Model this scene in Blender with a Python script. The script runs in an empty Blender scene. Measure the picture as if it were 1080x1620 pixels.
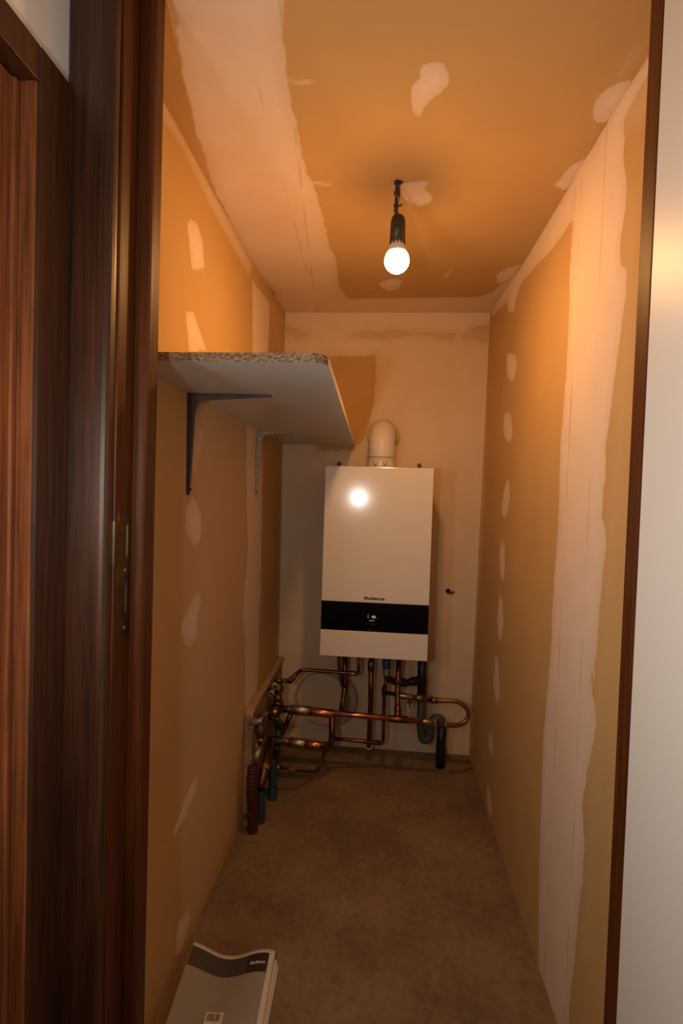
import bpy, bmesh, math, random
import numpy as np
from mathutils import Vector, Matrix

random.seed(7)
C = bpy.context.scene.collection
PI = math.pi

# ------------------------------------------------------------------ helpers
class MB:
    """collects shapes and links them as ONE mesh object"""
    def __init__(self):
        self.v = []; self.f = []; self.m = []; self.s = []
    def add(self, vs, fs, mat=0, smooth=False):
        o = len(self.v)
        self.v += [tuple(p) for p in vs]
        for f in fs:
            self.f.append([i + o for i in f]); self.m.append(mat); self.s.append(smooth)
        return self
    def box(self, x0, x1, y0, y1, z0, z1, mat=0):
        vs = [(x0,y0,z0),(x1,y0,z0),(x1,y1,z0),(x0,y1,z0),(x0,y0,z1),(x1,y0,z1),(x1,y1,z1),(x0,y1,z1)]
        fs = [(0,3,2,1),(4,5,6,7),(0,1,5,4),(1,2,6,5),(2,3,7,6),(3,0,4,7)]
        return self.add(vs, fs, mat)
    def prism(self, poly, fn, d0, d1, mat=0):
        """polygon swept between depths d0 and d1; fn(a, b, d) gives the point"""
        n = len(poly)
        vs = [fn(a, b, d0) for a, b in poly] + [fn(a, b, d1) for a, b in poly]
        fs = [list(range(n)), [n + i for i in range(n)][::-1]]
        fs += [(i, i + n, (i + 1) % n + n, (i + 1) % n) for i in range(n)]
        return self.add(vs, fs, mat)
    def tube(self, pts, r, n=14, fillet=0.0, seg=6, caps=True, mat=0):
        pts = [Vector(p) for p in pts]
        if fillet > 0 and len(pts) > 2:
            out = [pts[0]]
            for i in range(1, len(pts) - 1):
                a, b, c = pts[i-1], pts[i], pts[i+1]
                d = min(fillet, (a-b).length*0.48, (c-b).length*0.48)
                p, q = b + (a-b).normalized()*d, b + (c-b).normalized()*d
                for k in range(seg + 1):
                    t = k/seg
                    out.append(p*(1-t)**2 + b*2*t*(1-t) + q*t*t)
            out.append(pts[-1]); pts = out
        rr = r if callable(r) else (lambda t: r)
        N = len(pts)
        T = []
        for i in range(N):
            a = pts[max(i-1, 0)]; b = pts[min(i+1, N-1)]
            T.append((b-a).normalized())
        up = Vector((0, 0, 1)) if abs(T[0].z) < 0.9 else Vector((1, 0, 0))
        u = T[0].cross(up).normalized()
        vs = []
        for i in range(N):
            u = (u - T[i]*u.dot(T[i])).normalized()
            w = T[i].cross(u)
            R = rr(i/(N-1))
            for k in range(n):
                a = 2*PI*k/n
                vs.append(pts[i] + u*(R*math.cos(a)) + w*(R*math.sin(a)))
        fs = []
        for i in range(N-1):
            for k in range(n):
                fs.append((i*n+k, i*n+(k+1) % n, (i+1)*n+(k+1) % n, (i+1)*n+k))
        self.add(vs, fs, mat, True)
        if caps:
            self.add(vs[:n], [list(range(n))[::-1]], mat)
            self.add(vs[-n:], [list(range(n))], mat)
        return self
    def lathe(self, p0, p1, prof, n=20, mat=0, smooth=True):
        """profile (h, r) turned about the axis from p0 towards p1 (h in metres from p0)"""
        p0 = Vector(p0); ax = (Vector(p1)-p0).normalized()
        up = Vector((0, 0, 1)) if abs(ax.z) < 0.9 else Vector((1, 0, 0))
        u = ax.cross(up).normalized(); w = ax.cross(u)
        for (h0, r0), (h1, r1) in zip(prof[:-1], prof[1:]):
            vs = []
            for h, r in ((h0, r0), (h1, r1)):
                for k in range(n):
                    a = 2*PI*(k+0.5)/n
                    vs.append(p0 + ax*h + u*(r*math.cos(a)) + w*(r*math.sin(a)))
            self.add(vs, [(k, (k+1) % n, n+(k+1) % n, n+k) for k in range(n)], mat, smooth and n > 8)
        return self
    def build(self, name, mats, parent=None, bevel=0.0, bseg=2, weld=True):
        me = bpy.data.meshes.new(name)
        me.from_pydata(self.v, [], self.f)
        me.polygons.foreach_set('material_index', self.m)
        me.polygons.foreach_set('use_smooth', self.s)
        for m in (mats if isinstance(mats, (list, tuple)) else [mats]):
            me.materials.append(m)
        if weld:
            bm = bmesh.new(); bm.from_mesh(me)
            bmesh.ops.remove_doubles(bm, verts=bm.verts, dist=1e-6)
            bmesh.ops.recalc_face_normals(bm, faces=bm.faces)
            bm.to_mesh(me); bm.free()
        me.update()
        o = bpy.data.objects.new(name, me); C.objects.link(o)
        if parent:
            o.parent = parent
        if bevel:
            b = o.modifiers.new('bevel', 'BEVEL'); b.width = bevel; b.segments = bseg
            b.limit_method = 'ANGLE'; b.angle_limit = math.radians(40)
        return o

def tag(o, label=None, cat=None, group=None, kind=None):
    for k, v in (('label', label), ('category', cat), ('group', group), ('kind', kind)):
        if v: o[k] = v
    return o

def thing(name, label, cat, loc, group=None):
    o = bpy.data.objects.new(name, None); C.objects.link(o)
    o.location = loc; o.empty_display_size = 0.05
    tag(o, label, cat, group)
    return o

def under(root, o):
    """make o (built in world coordinates) a part of root"""
    o.parent = root
    o.matrix_parent_inverse = Matrix.Translation(-Vector(root.location))
    return o

def part(root, mb, name, mats, **k):
    return under(root, mb.build(name, mats, **k))

def subpart(par, mb, name, mats, **k):
    o = mb.build(name, mats, **k)
    o.parent = par
    o.matrix_parent_inverse = (par.matrix_parent_inverse.inverted() @ Matrix.Identity(4)) if False else Matrix.Identity(4)
    if par.parent:
        # par already maps world coordinates onto themselves
        o.matrix_parent_inverse = Matrix.Identity(4)
    return o

# ------------------------------------------------------------------ materials
def new_mat(name):
    m = bpy.data.materials.new(name); m.use_nodes = True
    nt = m.node_tree; b = nt.nodes['Principled BSDF']
    return m, nt, b

def N(nt, t, **k):
    n = nt.nodes.new(t)
    for a, v in k.items(): setattr(n, a, v)
    return n

def simple(name, col, rough=0.5, metal=0.0, coat=0.0, noise=0.0, scale=40, bump=0.0, bscale=200, stretch=None, emit=None, strength=0, rvar=0.0):
    m, nt, b = new_mat(name)
    b.inputs['Base Color'].default_value = (*col, 1)
    b.inputs['Roughness'].default_value = rough
    b.inputs['Metallic'].default_value = metal
    b.inputs['Coat Weight'].default_value = coat
    b.inputs['Coat Roughness'].default_value = 0.08
    L = nt.links.new
    tc = N(nt, 'ShaderNodeTexCoord')
    src = tc.outputs['Object']
    if stretch:
        mp = N(nt, 'ShaderNodeMapping'); mp.inputs['Scale'].default_value = stretch
        L(src, mp.inputs['Vector']); src = mp.outputs['Vector']
    if noise or rvar:
        nz = N(nt, 'ShaderNodeTexNoise'); nz.inputs['Scale'].default_value = scale; nz.inputs['Detail'].default_value = 6
        L(src, nz.inputs['Vector'])
        if noise:
            mx = N(nt, 'ShaderNodeMix', data_type='RGBA')
            mx.inputs['A'].default_value = (*[c*(1-noise) for c in col], 1)
            mx.inputs['B'].default_value = (*[min(1, c*(1+noise)) for c in col], 1)
            rm = N(nt, 'ShaderNodeMapRange'); rm.inputs['From Min'].default_value = 0.3; rm.inputs['From Max'].default_value = 0.7
            L(nz.outputs['Fac'], rm.inputs['Value'])
            L(rm.outputs['Result'], mx.inputs['Factor']); L(mx.outputs['Result'], b.inputs['Base Color'])
        if rvar:
            rr = N(nt, 'ShaderNodeMapRange'); rr.inputs['To Min'].default_value = max(0.02, rough-rvar); rr.inputs['To Max'].default_value = min(1, rough+rvar)
            rr.inputs['From Min'].default_value = 0.3; rr.inputs['From Max'].default_value = 0.7
            L(nz.outputs['Fac'], rr.inputs['Value']); L(rr.outputs['Result'], b.inputs['Roughness'])
    if bump:
        nb = N(nt, 'ShaderNodeTexNoise'); nb.inputs['Scale'].default_value = bscale; nb.inputs['Detail'].default_value = 4
        L(src, nb.inputs['Vector'])
        bp = N(nt, 'ShaderNodeBump'); bp.inputs['Strength'].default_value = bump; bp.inputs['Distance'].default_value = 0.002
        L(nb.outputs['Fac'], bp.inputs['Height']); L(bp.outputs['Normal'], b.inputs['Normal'])
    if emit:
        b.inputs['Emission Color'].default_value = (*emit, 1); b.inputs['Emission Strength'].default_value = strength
    return m

DRY = (0.56, 0.36, 0.15)
PLA = (0.78, 0.645, 0.53)

def board_mat(name, grooves=0, dry=DRY, pla=PLA, amp=0.020, feather=0.0035):
    """gypsum board with joint compound: 'sd' is the distance to the trowelled patches, 'wash' a thin skim"""
    m, nt, b = new_mat(name); L = nt.links.new
    b.inputs['Roughness'].default_value = 0.85
    b.inputs['Specular IOR Level'].default_value = 0.25
    tc = N(nt, 'ShaderNodeTexCoord')
    n1 = N(nt, 'ShaderNodeTexNoise'); n1.inputs['Scale'].default_value = 28; n1.inputs['Detail'].default_value = 6
    L(tc.outputs['Object'], n1.inputs['Vector'])
    at = N(nt, 'ShaderNodeAttribute', attribute_name='sd')
    off = N(nt, 'ShaderNodeMath', operation='MULTIPLY_ADD'); off.inputs[1].default_value = amp; off.inputs[2].default_value = -amp/2
    L(n1.outputs['Fac'], off.inputs[0])
    su = N(nt, 'ShaderNodeMath', operation='ADD'); L(at.outputs['Fac'], su.inputs[0]); L(off.outputs[0], su.inputs[1])
    ms = N(nt, 'ShaderNodeMapRange', interpolation_type='SMOOTHSTEP')
    ms.inputs['From Min'].default_value = -feather; ms.inputs['From Max'].default_value = feather
    L(su.outputs[0], ms.inputs['Value'])
    # thickness of the compound: thin near its rim
    th = N(nt, 'ShaderNodeMapRange'); th.inputs['From Min'].default_value = -0.002; th.inputs['From Max'].default_value = 0.035
    th.inputs['To Min'].default_value = 0.72; th.inputs['To Max'].default_value = 1.0
    L(su.outputs[0], th.inputs['Value'])
    n2 = N(nt, 'ShaderNodeTexNoise'); n2.inputs['Scale'].default_value = 7; n2.inputs['Detail'].default_value = 5
    L(tc.outputs['Object'], n2.inputs['Vector'])
    v2 = N(nt, 'ShaderNodeMapRange'); v2.inputs['From Min'].default_value = 0.3; v2.inputs['From Max'].default_value = 0.7
    v2.inputs['To Min'].default_value = 0.86; v2.inputs['To Max'].default_value = 1.04
    L(n2.outputs['Fac'], v2.inputs['Value'])
    k1 = N(nt, 'ShaderNodeMath', operation='MULTIPLY'); L(ms.outputs['Result'], k1.inputs[0]); L(th.outputs['Result'], k1.inputs[1])
    k2 = N(nt, 'ShaderNodeMath', operation='MULTIPLY', use_clamp=True); L(k1.outputs[0], k2.inputs[0]); L(v2.outputs['Result'], k2.inputs[1])
    wa = N(nt, 'ShaderNodeAttribute', attribute_name='wash')
    wn = N(nt, 'ShaderNodeMath', operation='MULTIPLY'); L(wa.outputs['Fac'], wn.inputs[0]); L(v2.outputs['Result'], wn.inputs[1])
    mk = N(nt, 'ShaderNodeMath', operation='MAXIMUM'); L(k2.outputs[0], mk.inputs[0]); L(wn.outputs[0], mk.inputs[1])
    # board paper: faint mottling
    n3 = N(nt, 'ShaderNodeTexNoise'); n3.inputs['Scale'].default_value = 5; n3.inputs['Detail'].default_value = 8
    L(tc.outputs['Object'], n3.inputs['Vector'])
    dm = N(nt, 'ShaderNodeMix', data_type='RGBA')
    dm.inputs['A'].default_value = (*[c*0.9 for c in dry], 1); dm.inputs['B'].default_value = (*[c*1.08 for c in dry], 1)
    L(n3.outputs['Fac'], dm.inputs['Factor'])
    mx = N(nt, 'ShaderNodeMix', data_type='RGBA')
    L(mk.outputs[0], mx.inputs['Factor']); L(dm.outputs['Result'], mx.inputs['A']); mx.inputs['B'].default_value = (*pla, 1)
    col = mx.outputs['Result']
    h = N(nt, 'ShaderNodeMath', operation='MULTIPLY_ADD'); L(k2.outputs[0], h.inputs[0]); h.inputs[1].default_value = 0.6
    n4 = N(nt, 'ShaderNodeTexNoise'); n4.inputs['Scale'].default_value = 60; n4.inputs['Detail'].default_value = 4
    L(tc.outputs['Object'], n4.inputs['Vector'])
    n4m = N(nt, 'ShaderNodeMath', operation='MULTIPLY'); L(n4.outputs['Fac'], n4m.inputs[0]); n4m.inputs[1].default_value = 0.35
    L(n4m.outputs[0], h.inputs[2])
    hh = h.outputs[0]
    for g in range(grooves):
        ga = N(nt, 'ShaderNodeAttribute', attribute_name='groove%d' % g)
        ab = N(nt, 'ShaderNodeMath', operation='ABSOLUTE'); L(ga.outputs['Fac'], ab.inputs[0])
        gm = N(nt, 'ShaderNodeMapRange', interpolation_type='SMOOTHSTEP')
        gm.inputs['From Min'].default_value = 0.001; gm.inputs['From Max'].default_value = 0.0045
        gm.inputs['To Min'].default_value = 1.0; gm.inputs['To Max'].default_value = 0.0
        L(ab.outputs[0], gm.inputs['Value'])
        gn = N(nt, 'ShaderNodeTexNoise'); gn.inputs['Scale'].default_value = 6 + g*3; L(tc.outputs['Object'], gn.inputs['Vector'])
        gr = N(nt, 'ShaderNodeMapRange'); gr.inputs['From Min'].default_value = 0.42; gr.inputs['From Max'].default_value = 0.58
        L(gn.outputs['Fac'], gr.inputs['Value'])
        gk = N(nt, 'ShaderNodeMath', operation='MULTIPLY'); L(gm.outputs['Result'], gk.inputs[0]); L(gr.outputs['Result'], gk.inputs[1])
        gi = N(nt, 'ShaderNodeMath', operation='MULTIPLY'); L(gk.outputs[0], gi.inputs[0]); L(ms.outputs['Result'], gi.inputs[1])
        sb = N(nt, 'ShaderNodeMath', operation='MULTIPLY_ADD'); L(gi.outputs[0], sb.inputs[0]); sb.inputs[1].default_value = -0.7; L(hh, sb.inputs[2])
        hh = sb.outputs[0]
        gc = N(nt, 'ShaderNodeMix', data_type='RGBA'); gs = N(nt, 'ShaderNodeMath', operation='MULTIPLY'); gs.inputs[1].default_value = 0.35
        L(gi.outputs[0], gs.inputs[0]); L(gs.outputs[0], gc.inputs['Factor']); L(col, gc.inputs['A'])
        gc.inputs['B'].default_value = (*[c*0.75 for c in dry], 1)
        col = gc.outputs['Result']
    L(col, b.inputs['Base Color'])
    bp = N(nt, 'ShaderNodeBump'); bp.inputs['Strength'].default_value = 0.5; bp.inputs['Distance'].default_value = 0.0015
    L(hh, bp.inputs['Height']); L(bp.outputs['Normal'], b.inputs['Normal'])
    return m

def wood_mat(name, dark, light, rough=0.35, axis=2, scale=14, coat=0.2):
    m, nt, b = new_mat(name); L = nt.links.new
    tc = N(nt, 'ShaderNodeTexCoord'); mp = N(nt, 'ShaderNodeMapping')
    s = [9, 9, 9]; s[axis] = 0.35
    mp.inputs['Scale'].default_value = s
    L(tc.outputs['Object'], mp.inputs['Vector'])
    n1 = N(nt, 'ShaderNodeTexNoise'); n1.inputs['Scale'].default_value = scale; n1.inputs['Detail'].default_value = 8; n1.inputs['Roughness'].default_value = 0.65
    L(mp.outputs['Vector'], n1.inputs['Vector'])
    rp = N(nt, 'ShaderNodeValToRGB'); rp.color_ramp.elements[0].position = 0.32; rp.color_ramp.elements[1].position = 0.72
    rp.color_ramp.elements[0].color = (*dark, 1); rp.color_ramp.elements[1].color = (*light, 1)
    L(n1.outputs['Fac'], rp.inputs['Fac']); L(rp.outputs['Color'], b.inputs['Base Color'])
    rr = N(nt, 'ShaderNodeMapRange'); rr.inputs['To Min'].default_value = rough+0.12; rr.inputs['To Max'].default_value = rough-0.05
    L(n1.outputs['Fac'], rr.inputs['Value']); L(rr.outputs['Result'], b.inputs['Roughness'])
    b.inputs['Coat Weight'].default_value = coat; b.inputs['Coat Roughness'].default_value = 0.25
    bp = N(nt, 'ShaderNodeBump'); bp.inputs['Strength'].default_value = 0.25; bp.inputs['Distance'].default_value = 0.001
    L(n1.outputs['Fac'], bp.inputs['Height']); L(bp.outputs['Normal'], b.inputs['Normal'])
    return m

def floor_mat():
    m, nt, b = new_mat('screed'); L = nt.links.new
    tc = N(nt, 'ShaderNodeTexCoord')
    n1 = N(nt, 'ShaderNodeTexNoise'); n1.inputs['Scale'].default_value = 3.2; n1.inputs['Detail'].default_value = 8; n1.inputs['Roughness'].default_value = 0.6
    n2 = N(nt, 'ShaderNodeTexNoise'); n2.inputs['Scale'].default_value = 45; n2.inputs['Detail'].default_value = 6
    n3 = N(nt, 'ShaderNodeTexVoronoi'); n3.inputs['Scale'].default_value = 9
    for n in (n1, n2, n3): L(tc.outputs['Object'], n.inputs['Vector'])
    rp = N(nt, 'ShaderNodeValToRGB')
    rp.color_ramp.elements[0].position = 0.36; rp.color_ramp.elements[0].color = (0.175, 0.118, 0.072, 1)
    rp.color_ramp.elements[1].position = 0.66; rp.color_ramp.elements[1].color = (0.295, 0.195, 0.112, 1)
    L(n1.outputs['Fac'], rp.inputs['Fac'])
    mx = N(nt, 'ShaderNodeMix', data_type='RGBA', blend_type='MULTIPLY'); mx.inputs['Factor'].default_value = 1
    r2 = N(nt, 'ShaderNodeMapRange'); r2.inputs['From Min'].default_value = 0.3; r2.inputs['From Max'].default_value = 0.7; r2.inputs['To Min'].default_value = 0.82; r2.inputs['To Max'].default_value = 1.1
    L(n2.outputs['Fac'], r2.inputs['Value']); L(rp.outputs['Color'], mx.inputs['A']); L(r2.outputs['Result'], mx.inputs['B'])
    # small dark specks
    r3 = N(nt, 'ShaderNodeMapRange'); r3.inputs['From Min'].default_value = 0.02; r3.inputs['From Max'].default_value = 0.06; r3.inputs['To Min'].default_value = 0.55; r3.inputs['To Max'].default_value = 1
    L(n3.outputs['Distance'], r3.inputs['Value'])
    m2 = N(nt, 'ShaderNodeMix', data_type='RGBA', blend_type='MULTIPLY'); m2.inputs['Factor'].default_value = 1
    L(mx.outputs['Result'], m2.inputs['A']); L(r3.outputs['Result'], m2.inputs['B'])
    L(m2.outputs['Result'], b.inputs['Base Color'])
    b.inputs['Roughness'].default_value = 0.8; b.inputs['Specular IOR Level'].default_value = 0.3
    bp = N(nt, 'ShaderNodeBump'); bp.inputs['Strength'].default_value = 0.3; bp.inputs['Distance'].default_value = 0.002
    L(n2.outputs['Fac'], bp.inputs['Height']); L(bp.outputs['Normal'], b.inputs['Normal'])
    return m

def chip_mat():
    m, nt, b = new_mat('chipboard_edge'); L = nt.links.new
    tc = N(nt, 'ShaderNodeTexCoord'); mp = N(nt, 'ShaderNodeMapping'); mp.inputs['Scale'].default_value = (1, 1, 2.2)
    L(tc.outputs['Object'], mp.inputs['Vector'])
    vo = N(nt, 'ShaderNodeTexVoronoi'); vo.inputs['Scale'].default_value = 230; L(mp.outputs['Vector'], vo.inputs['Vector'])
    nz = N(nt, 'ShaderNodeTexNoise'); nz.inputs['Scale'].default_value = 120; nz.inputs['Detail'].default_value = 5; L(mp.outputs['Vector'], nz.inputs['Vector'])
    sp = N(nt, 'ShaderNodeSeparateColor'); L(vo.outputs['Color'], sp.inputs['Color'])
    av = N(nt, 'ShaderNodeMath', operation='MULTIPLY_ADD'); L(sp.outputs['Red'], av.inputs[0]); av.inputs[1].default_value = 0.55
    L(nz.outputs['Fac'], av.inputs[2])
    rp = N(nt, 'ShaderNodeValToRGB'); rp.color_ramp.elements[0].position = 0.35; rp.color_ramp.elements[0].color = (0.05, 0.024, 0.012, 1)
    rp.color_ramp.elements[1].position = 1.0; rp.color_ramp.elements[1].color = (0.36, 0.235, 0.13, 1)
    e = rp.color_ramp.elements.new(0.62); e.color = (0.17, 0.092, 0.046, 1)
    L(av.outputs[0], rp.inputs['Fac']); L(rp.outputs['Color'], b.inputs['Base Color'])
    b.inputs['Roughness'].default_value = 0.85
    bp = N(nt, 'ShaderNodeBump'); bp.inputs['Strength'].default_value = 0.6; bp.inputs['Distance'].default_value = 0.001
    L(av.outputs[0], bp.inputs['Height']); L(bp.outputs['Normal'], b.inputs['Normal'])
    return m

M = {}
M['floor'] = floor_mat()
M['mahogany'] = wood_mat('mahogany', (0.026, 0.0085, 0.004), (0.10, 0.034, 0.012), 0.40, coat=0.06)
M['mahogany_red'] = wood_mat('mahogany_red', (0.12, 0.036, 0.012), (0.42, 0.135, 0.044), 0.50, coat=0.0)
M['mahogany_edge'] = wood_mat('mahogany_edge', (0.045, 0.011, 0.002), (0.125, 0.033, 0.006), 0.46, coat=0.0)
for k_ in ('mahogany_edge', 'mahogany_red'): M[k_].node_tree.nodes['Principled BSDF'].inputs['Specular IOR Level'].default_value = 0.3
M['hall_paint'] = simple('hall_paint', (0.88, 0.88, 0.86), 0.6, noise=0.02, scale=8, bump=0.08)
M['door_white'] = simple('door_white', (0.68, 0.655, 0.61), 0.42, coat=0.0, bump=0.03, bscale=90)
M['melamine'] = simple('melamine', (0.60, 0.585, 0.56), 0.35, noise=0.02, scale=6)
M['chip'] = chip_mat()
M['boiler_white'] = simple('boiler_white', (0.80, 0.765, 0.70), 0.14, coat=0.4, noise=0.01, scale=3)
M['boiler_grey'] = simple('boiler_grey', (0.30, 0.29, 0.28), 0.5, noise=0.05)
M['black_glass'] = simple('black_glass', (0.003, 0.003, 0.003), 0.08, noise=0.1)
M['black_glass'].node_tree.nodes['Principled BSDF'].inputs['Specular IOR Level'].default_value = 0.2
M['display_text'] = simple('display_text', (0.5, 0.55, 0.55), 0.5, emit=(0.75, 0.9, 0.95), strength=0.35)
M['dim_print'] = simple('dim_print', (0.09, 0.09, 0.09), 0.5)
M['logo_dark'] = simple('logo_dark', (0.03, 0.02, 0.02), 0.5)
M['flue_white'] = simple('flue_white', (0.74, 0.68, 0.60), 0.32, noise=0.03, scale=20)
M['foam'] = simple('foam', (0.58, 0.50, 0.22), 0.85, noise=0.25, scale=60, bump=0.9, bscale=70)
M['dark_gap'] = simple('dark_gap', (0.02, 0.014, 0.01), 0.8, noise=0.2)
M['copper'] = simple('copper', (0.52, 0.215, 0.105), 0.24, metal=1, noise=0.35, scale=16, rvar=0.1)
M['copper_dull'] = simple('copper_dull', (0.19, 0.082, 0.042), 0.36, metal=1, noise=0.4, scale=18, rvar=0.12)
M['brass'] = simple('brass', (0.36, 0.26, 0.14), 0.34, metal=1, noise=0.3, scale=30, rvar=0.1)
M['brass_dull'] = simple('brass_dull', (0.17, 0.12, 0.066), 0.42, metal=1, noise=0.35, scale=30)
M['nickel'] = simple('nickel', (0.40, 0.36, 0.29), 0.36, metal=1, noise=0.2, scale=30)
M['zinc'] = simple('zinc', (0.36, 0.33, 0.29), 0.45, metal=0.85, noise=0.25, scale=50)
M['bracket_grey'] = simple('bracket_grey', (0.085, 0.066, 0.050), 0.5, metal=0.1, noise=0.2, scale=40)
M['bracket_pale'] = simple('bracket_pale', (0.38, 0.32, 0.23), 0.45, metal=0.2, noise=0.35, scale=60)
M['black_plastic'] = simple('black_plastic', (0.012, 0.011, 0.011), 0.4, noise=0.2)
M['grey_plastic'] = simple('grey_plastic', (0.075, 0.07, 0.066), 0.5, noise=0.2)
M['pale_hose'] = simple('pale_hose', (0.40, 0.36, 0.31), 0.5, noise=0.1)
M['blue_plastic'] = simple('blue_plastic', (0.02, 0.055, 0.12), 0.5, noise=0.2)
M['blue_conduit'] = simple('blue_conduit', (0.016, 0.045, 0.075), 0.6, noise=0.3)
M['red_conduit'] = simple('red_conduit', (0.075, 0.009, 0.007), 0.6, noise=0.3)
M['plywood'] = simple('plywood', (0.30, 0.17, 0.09), 0.7, noise=0.3, scale=10, stretch=(1, 1, 6))
M['ply_edge'] = simple('ply_edge', (0.40, 0.27, 0.16), 0.8, noise=0.3, scale=30, stretch=(8, 1, 1))
M['bakelite'] = simple('bakelite', (0.035, 0.024, 0.014), 0.4, noise=0.2)
M['wire_dark'] = simple('wire_dark', (0.05, 0.035, 0.028), 0.5)
M['wire_green'] = simple('wire_green', (0.20, 0.22, 0.05), 0.5)
M['bulb_body'] = simple('bulb_body', (0.78, 0.76, 0.72), 0.4)
M['paper_white'] = simple('paper_white', (0.66, 0.61, 0.55), 0.7, noise=0.04, scale=30)
M['paper_grey'] = simple('paper_grey', (0.30, 0.275, 0.24), 0.45, noise=0.06, scale=12)
M['paper_dark'] = simple('paper_dark', (0.060, 0.048, 0.045), 0.4, noise=0.1, scale=12)
M['paper_darker'] = simple('paper_darker', (0.030, 0.022, 0.020), 0.4, noise=0.1)
M['paper_text'] = simple('paper_text', (0.62, 0.58, 0.52), 0.6)
M['paper_faint'] = simple('paper_faint', (0.11, 0.095, 0.085), 0.5)
M['ink'] = simple('ink', (0.02, 0.016, 0.014), 0.6)
BULB_COL = (1.0, 0.475, 0.145)
BULB_STR = 368.0
M['bulb_shoulder'] = simple('bulb_shoulder', (0.9, 0.9, 0.9), 0.5, emit=BULB_COL, strength=BULB_STR*0.05)
M['bulb_glow'] = simple('bulb_glow', (0.9, 0.9, 0.9), 0.5, emit=BULB_COL, strength=BULB_STR)

# ------------------------------------------------------------------ plastered boards
def seg_dist(P, poly):
    """signed distance (inside positive) from points P (n,2) to a polygon"""
    A = np.array(poly, float); B = np.roll(A, -1, 0)
    d = np.full(len(P), 9.0); ins = np.zeros(len(P), bool)
    for a, b in zip(A, B):
        ab = b - a; t = np.clip(((P - a) @ ab) / max(ab @ ab, 1e-12), 0, 1)
        d = np.minimum(d, np.linalg.norm(P - (a + t[:, None]*ab), axis=1))
        c = ((a[1] > P[:, 1]) != (b[1] > P[:, 1]))
        with np.errstate(divide='ignore', invalid='ignore'):
            xi = a[0] + (P[:, 1]-a[1])*(b[0]-a[0])/(b[1]-a[1])
        ins ^= c & (P[:, 0] < xi)
    return np.where(ins, d, -d)

def board(name, u0, u1, v0, v1, step, fn, mat, patches, washes=(), grooves=(), holes=(), thick=0.05, flip=False):
    nu = int(round((u1-u0)/step)) + 1; nv = int(round((v1-v0)/step)) + 1
    U, V = np.meshgrid(np.linspace(u0, u1, nu), np.linspace(v0, v1, nv), indexing='ij')
    P = np.stack([U.ravel(), V.ravel()], 1)
    sd = np.full(len(P), -0.2)
    for p in patches: sd = np.maximum(sd, seg_dist(P, p))
    for p in holes: sd = np.minimum(sd, -seg_dist(P, p))
    ws = np.zeros(len(P))
    for p, wgt, soft in washes:
        t = np.clip(seg_dist(P, p)/soft*0.5 + 0.5, 0, 1); ws = np.maximum(ws, wgt*t*t*(3-2*t))
    verts = [fn(u, v) for u, v in P]
    idx = lambda i, j: i*nv + j
    faces = []
    for i in range(nu-1):
        for j in range(nv-1):
            q = (idx(i, j), idx(i+1, j), idx(i+1, j+1), idx(i, j+1))
            faces.append(q[::-1] if flip else q)
    me = bpy.data.meshes.new(name); me.from_pydata(verts, [], faces)
    for nme, arr in [('sd', np.clip(sd, -0.2, 0.2)), ('wash', ws)]:
        a = me.attributes.new(nme, 'FLOAT', 'POINT'); a.data.foreach_set('value', arr.astype(np.float32))
    for g, (a, b) in enumerate(grooves):
        a = np.array(a); b = np.array(b); t = (b-a)/np.linalg.norm(b-a)
        d = (P[:, 0]-a[0])*(-t[1]) + (P[:, 1]-a[1])*t[0]
        at = me.attributes.new('groove%d' % g, 'FLOAT', 'POINT'); at.data.foreach_set('value', d.astype(np.float32))
    me.materials.append(mat)
    me.polygons.foreach_set('use_smooth', [True]*len(me.polygons))
    o = bpy.data.objects.new(name, me); C.objects.link(o)
    s = o.modifiers.new('thickness', 'SOLIDIFY'); s.thickness = thick; s.offset = -1
    return o

def xl(z): return -0.483 - 0.008*z/2.05
def xr(z): return 0.440 + 0.010*z/2.05
def yb(z): return 2.425 - 0.055*z/2.05
def zc(y):
    t = min(max((y-1.7)/0.7, 0), 1)
    return 2.027 + 0.036*t*t*(3-2*t)

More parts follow.
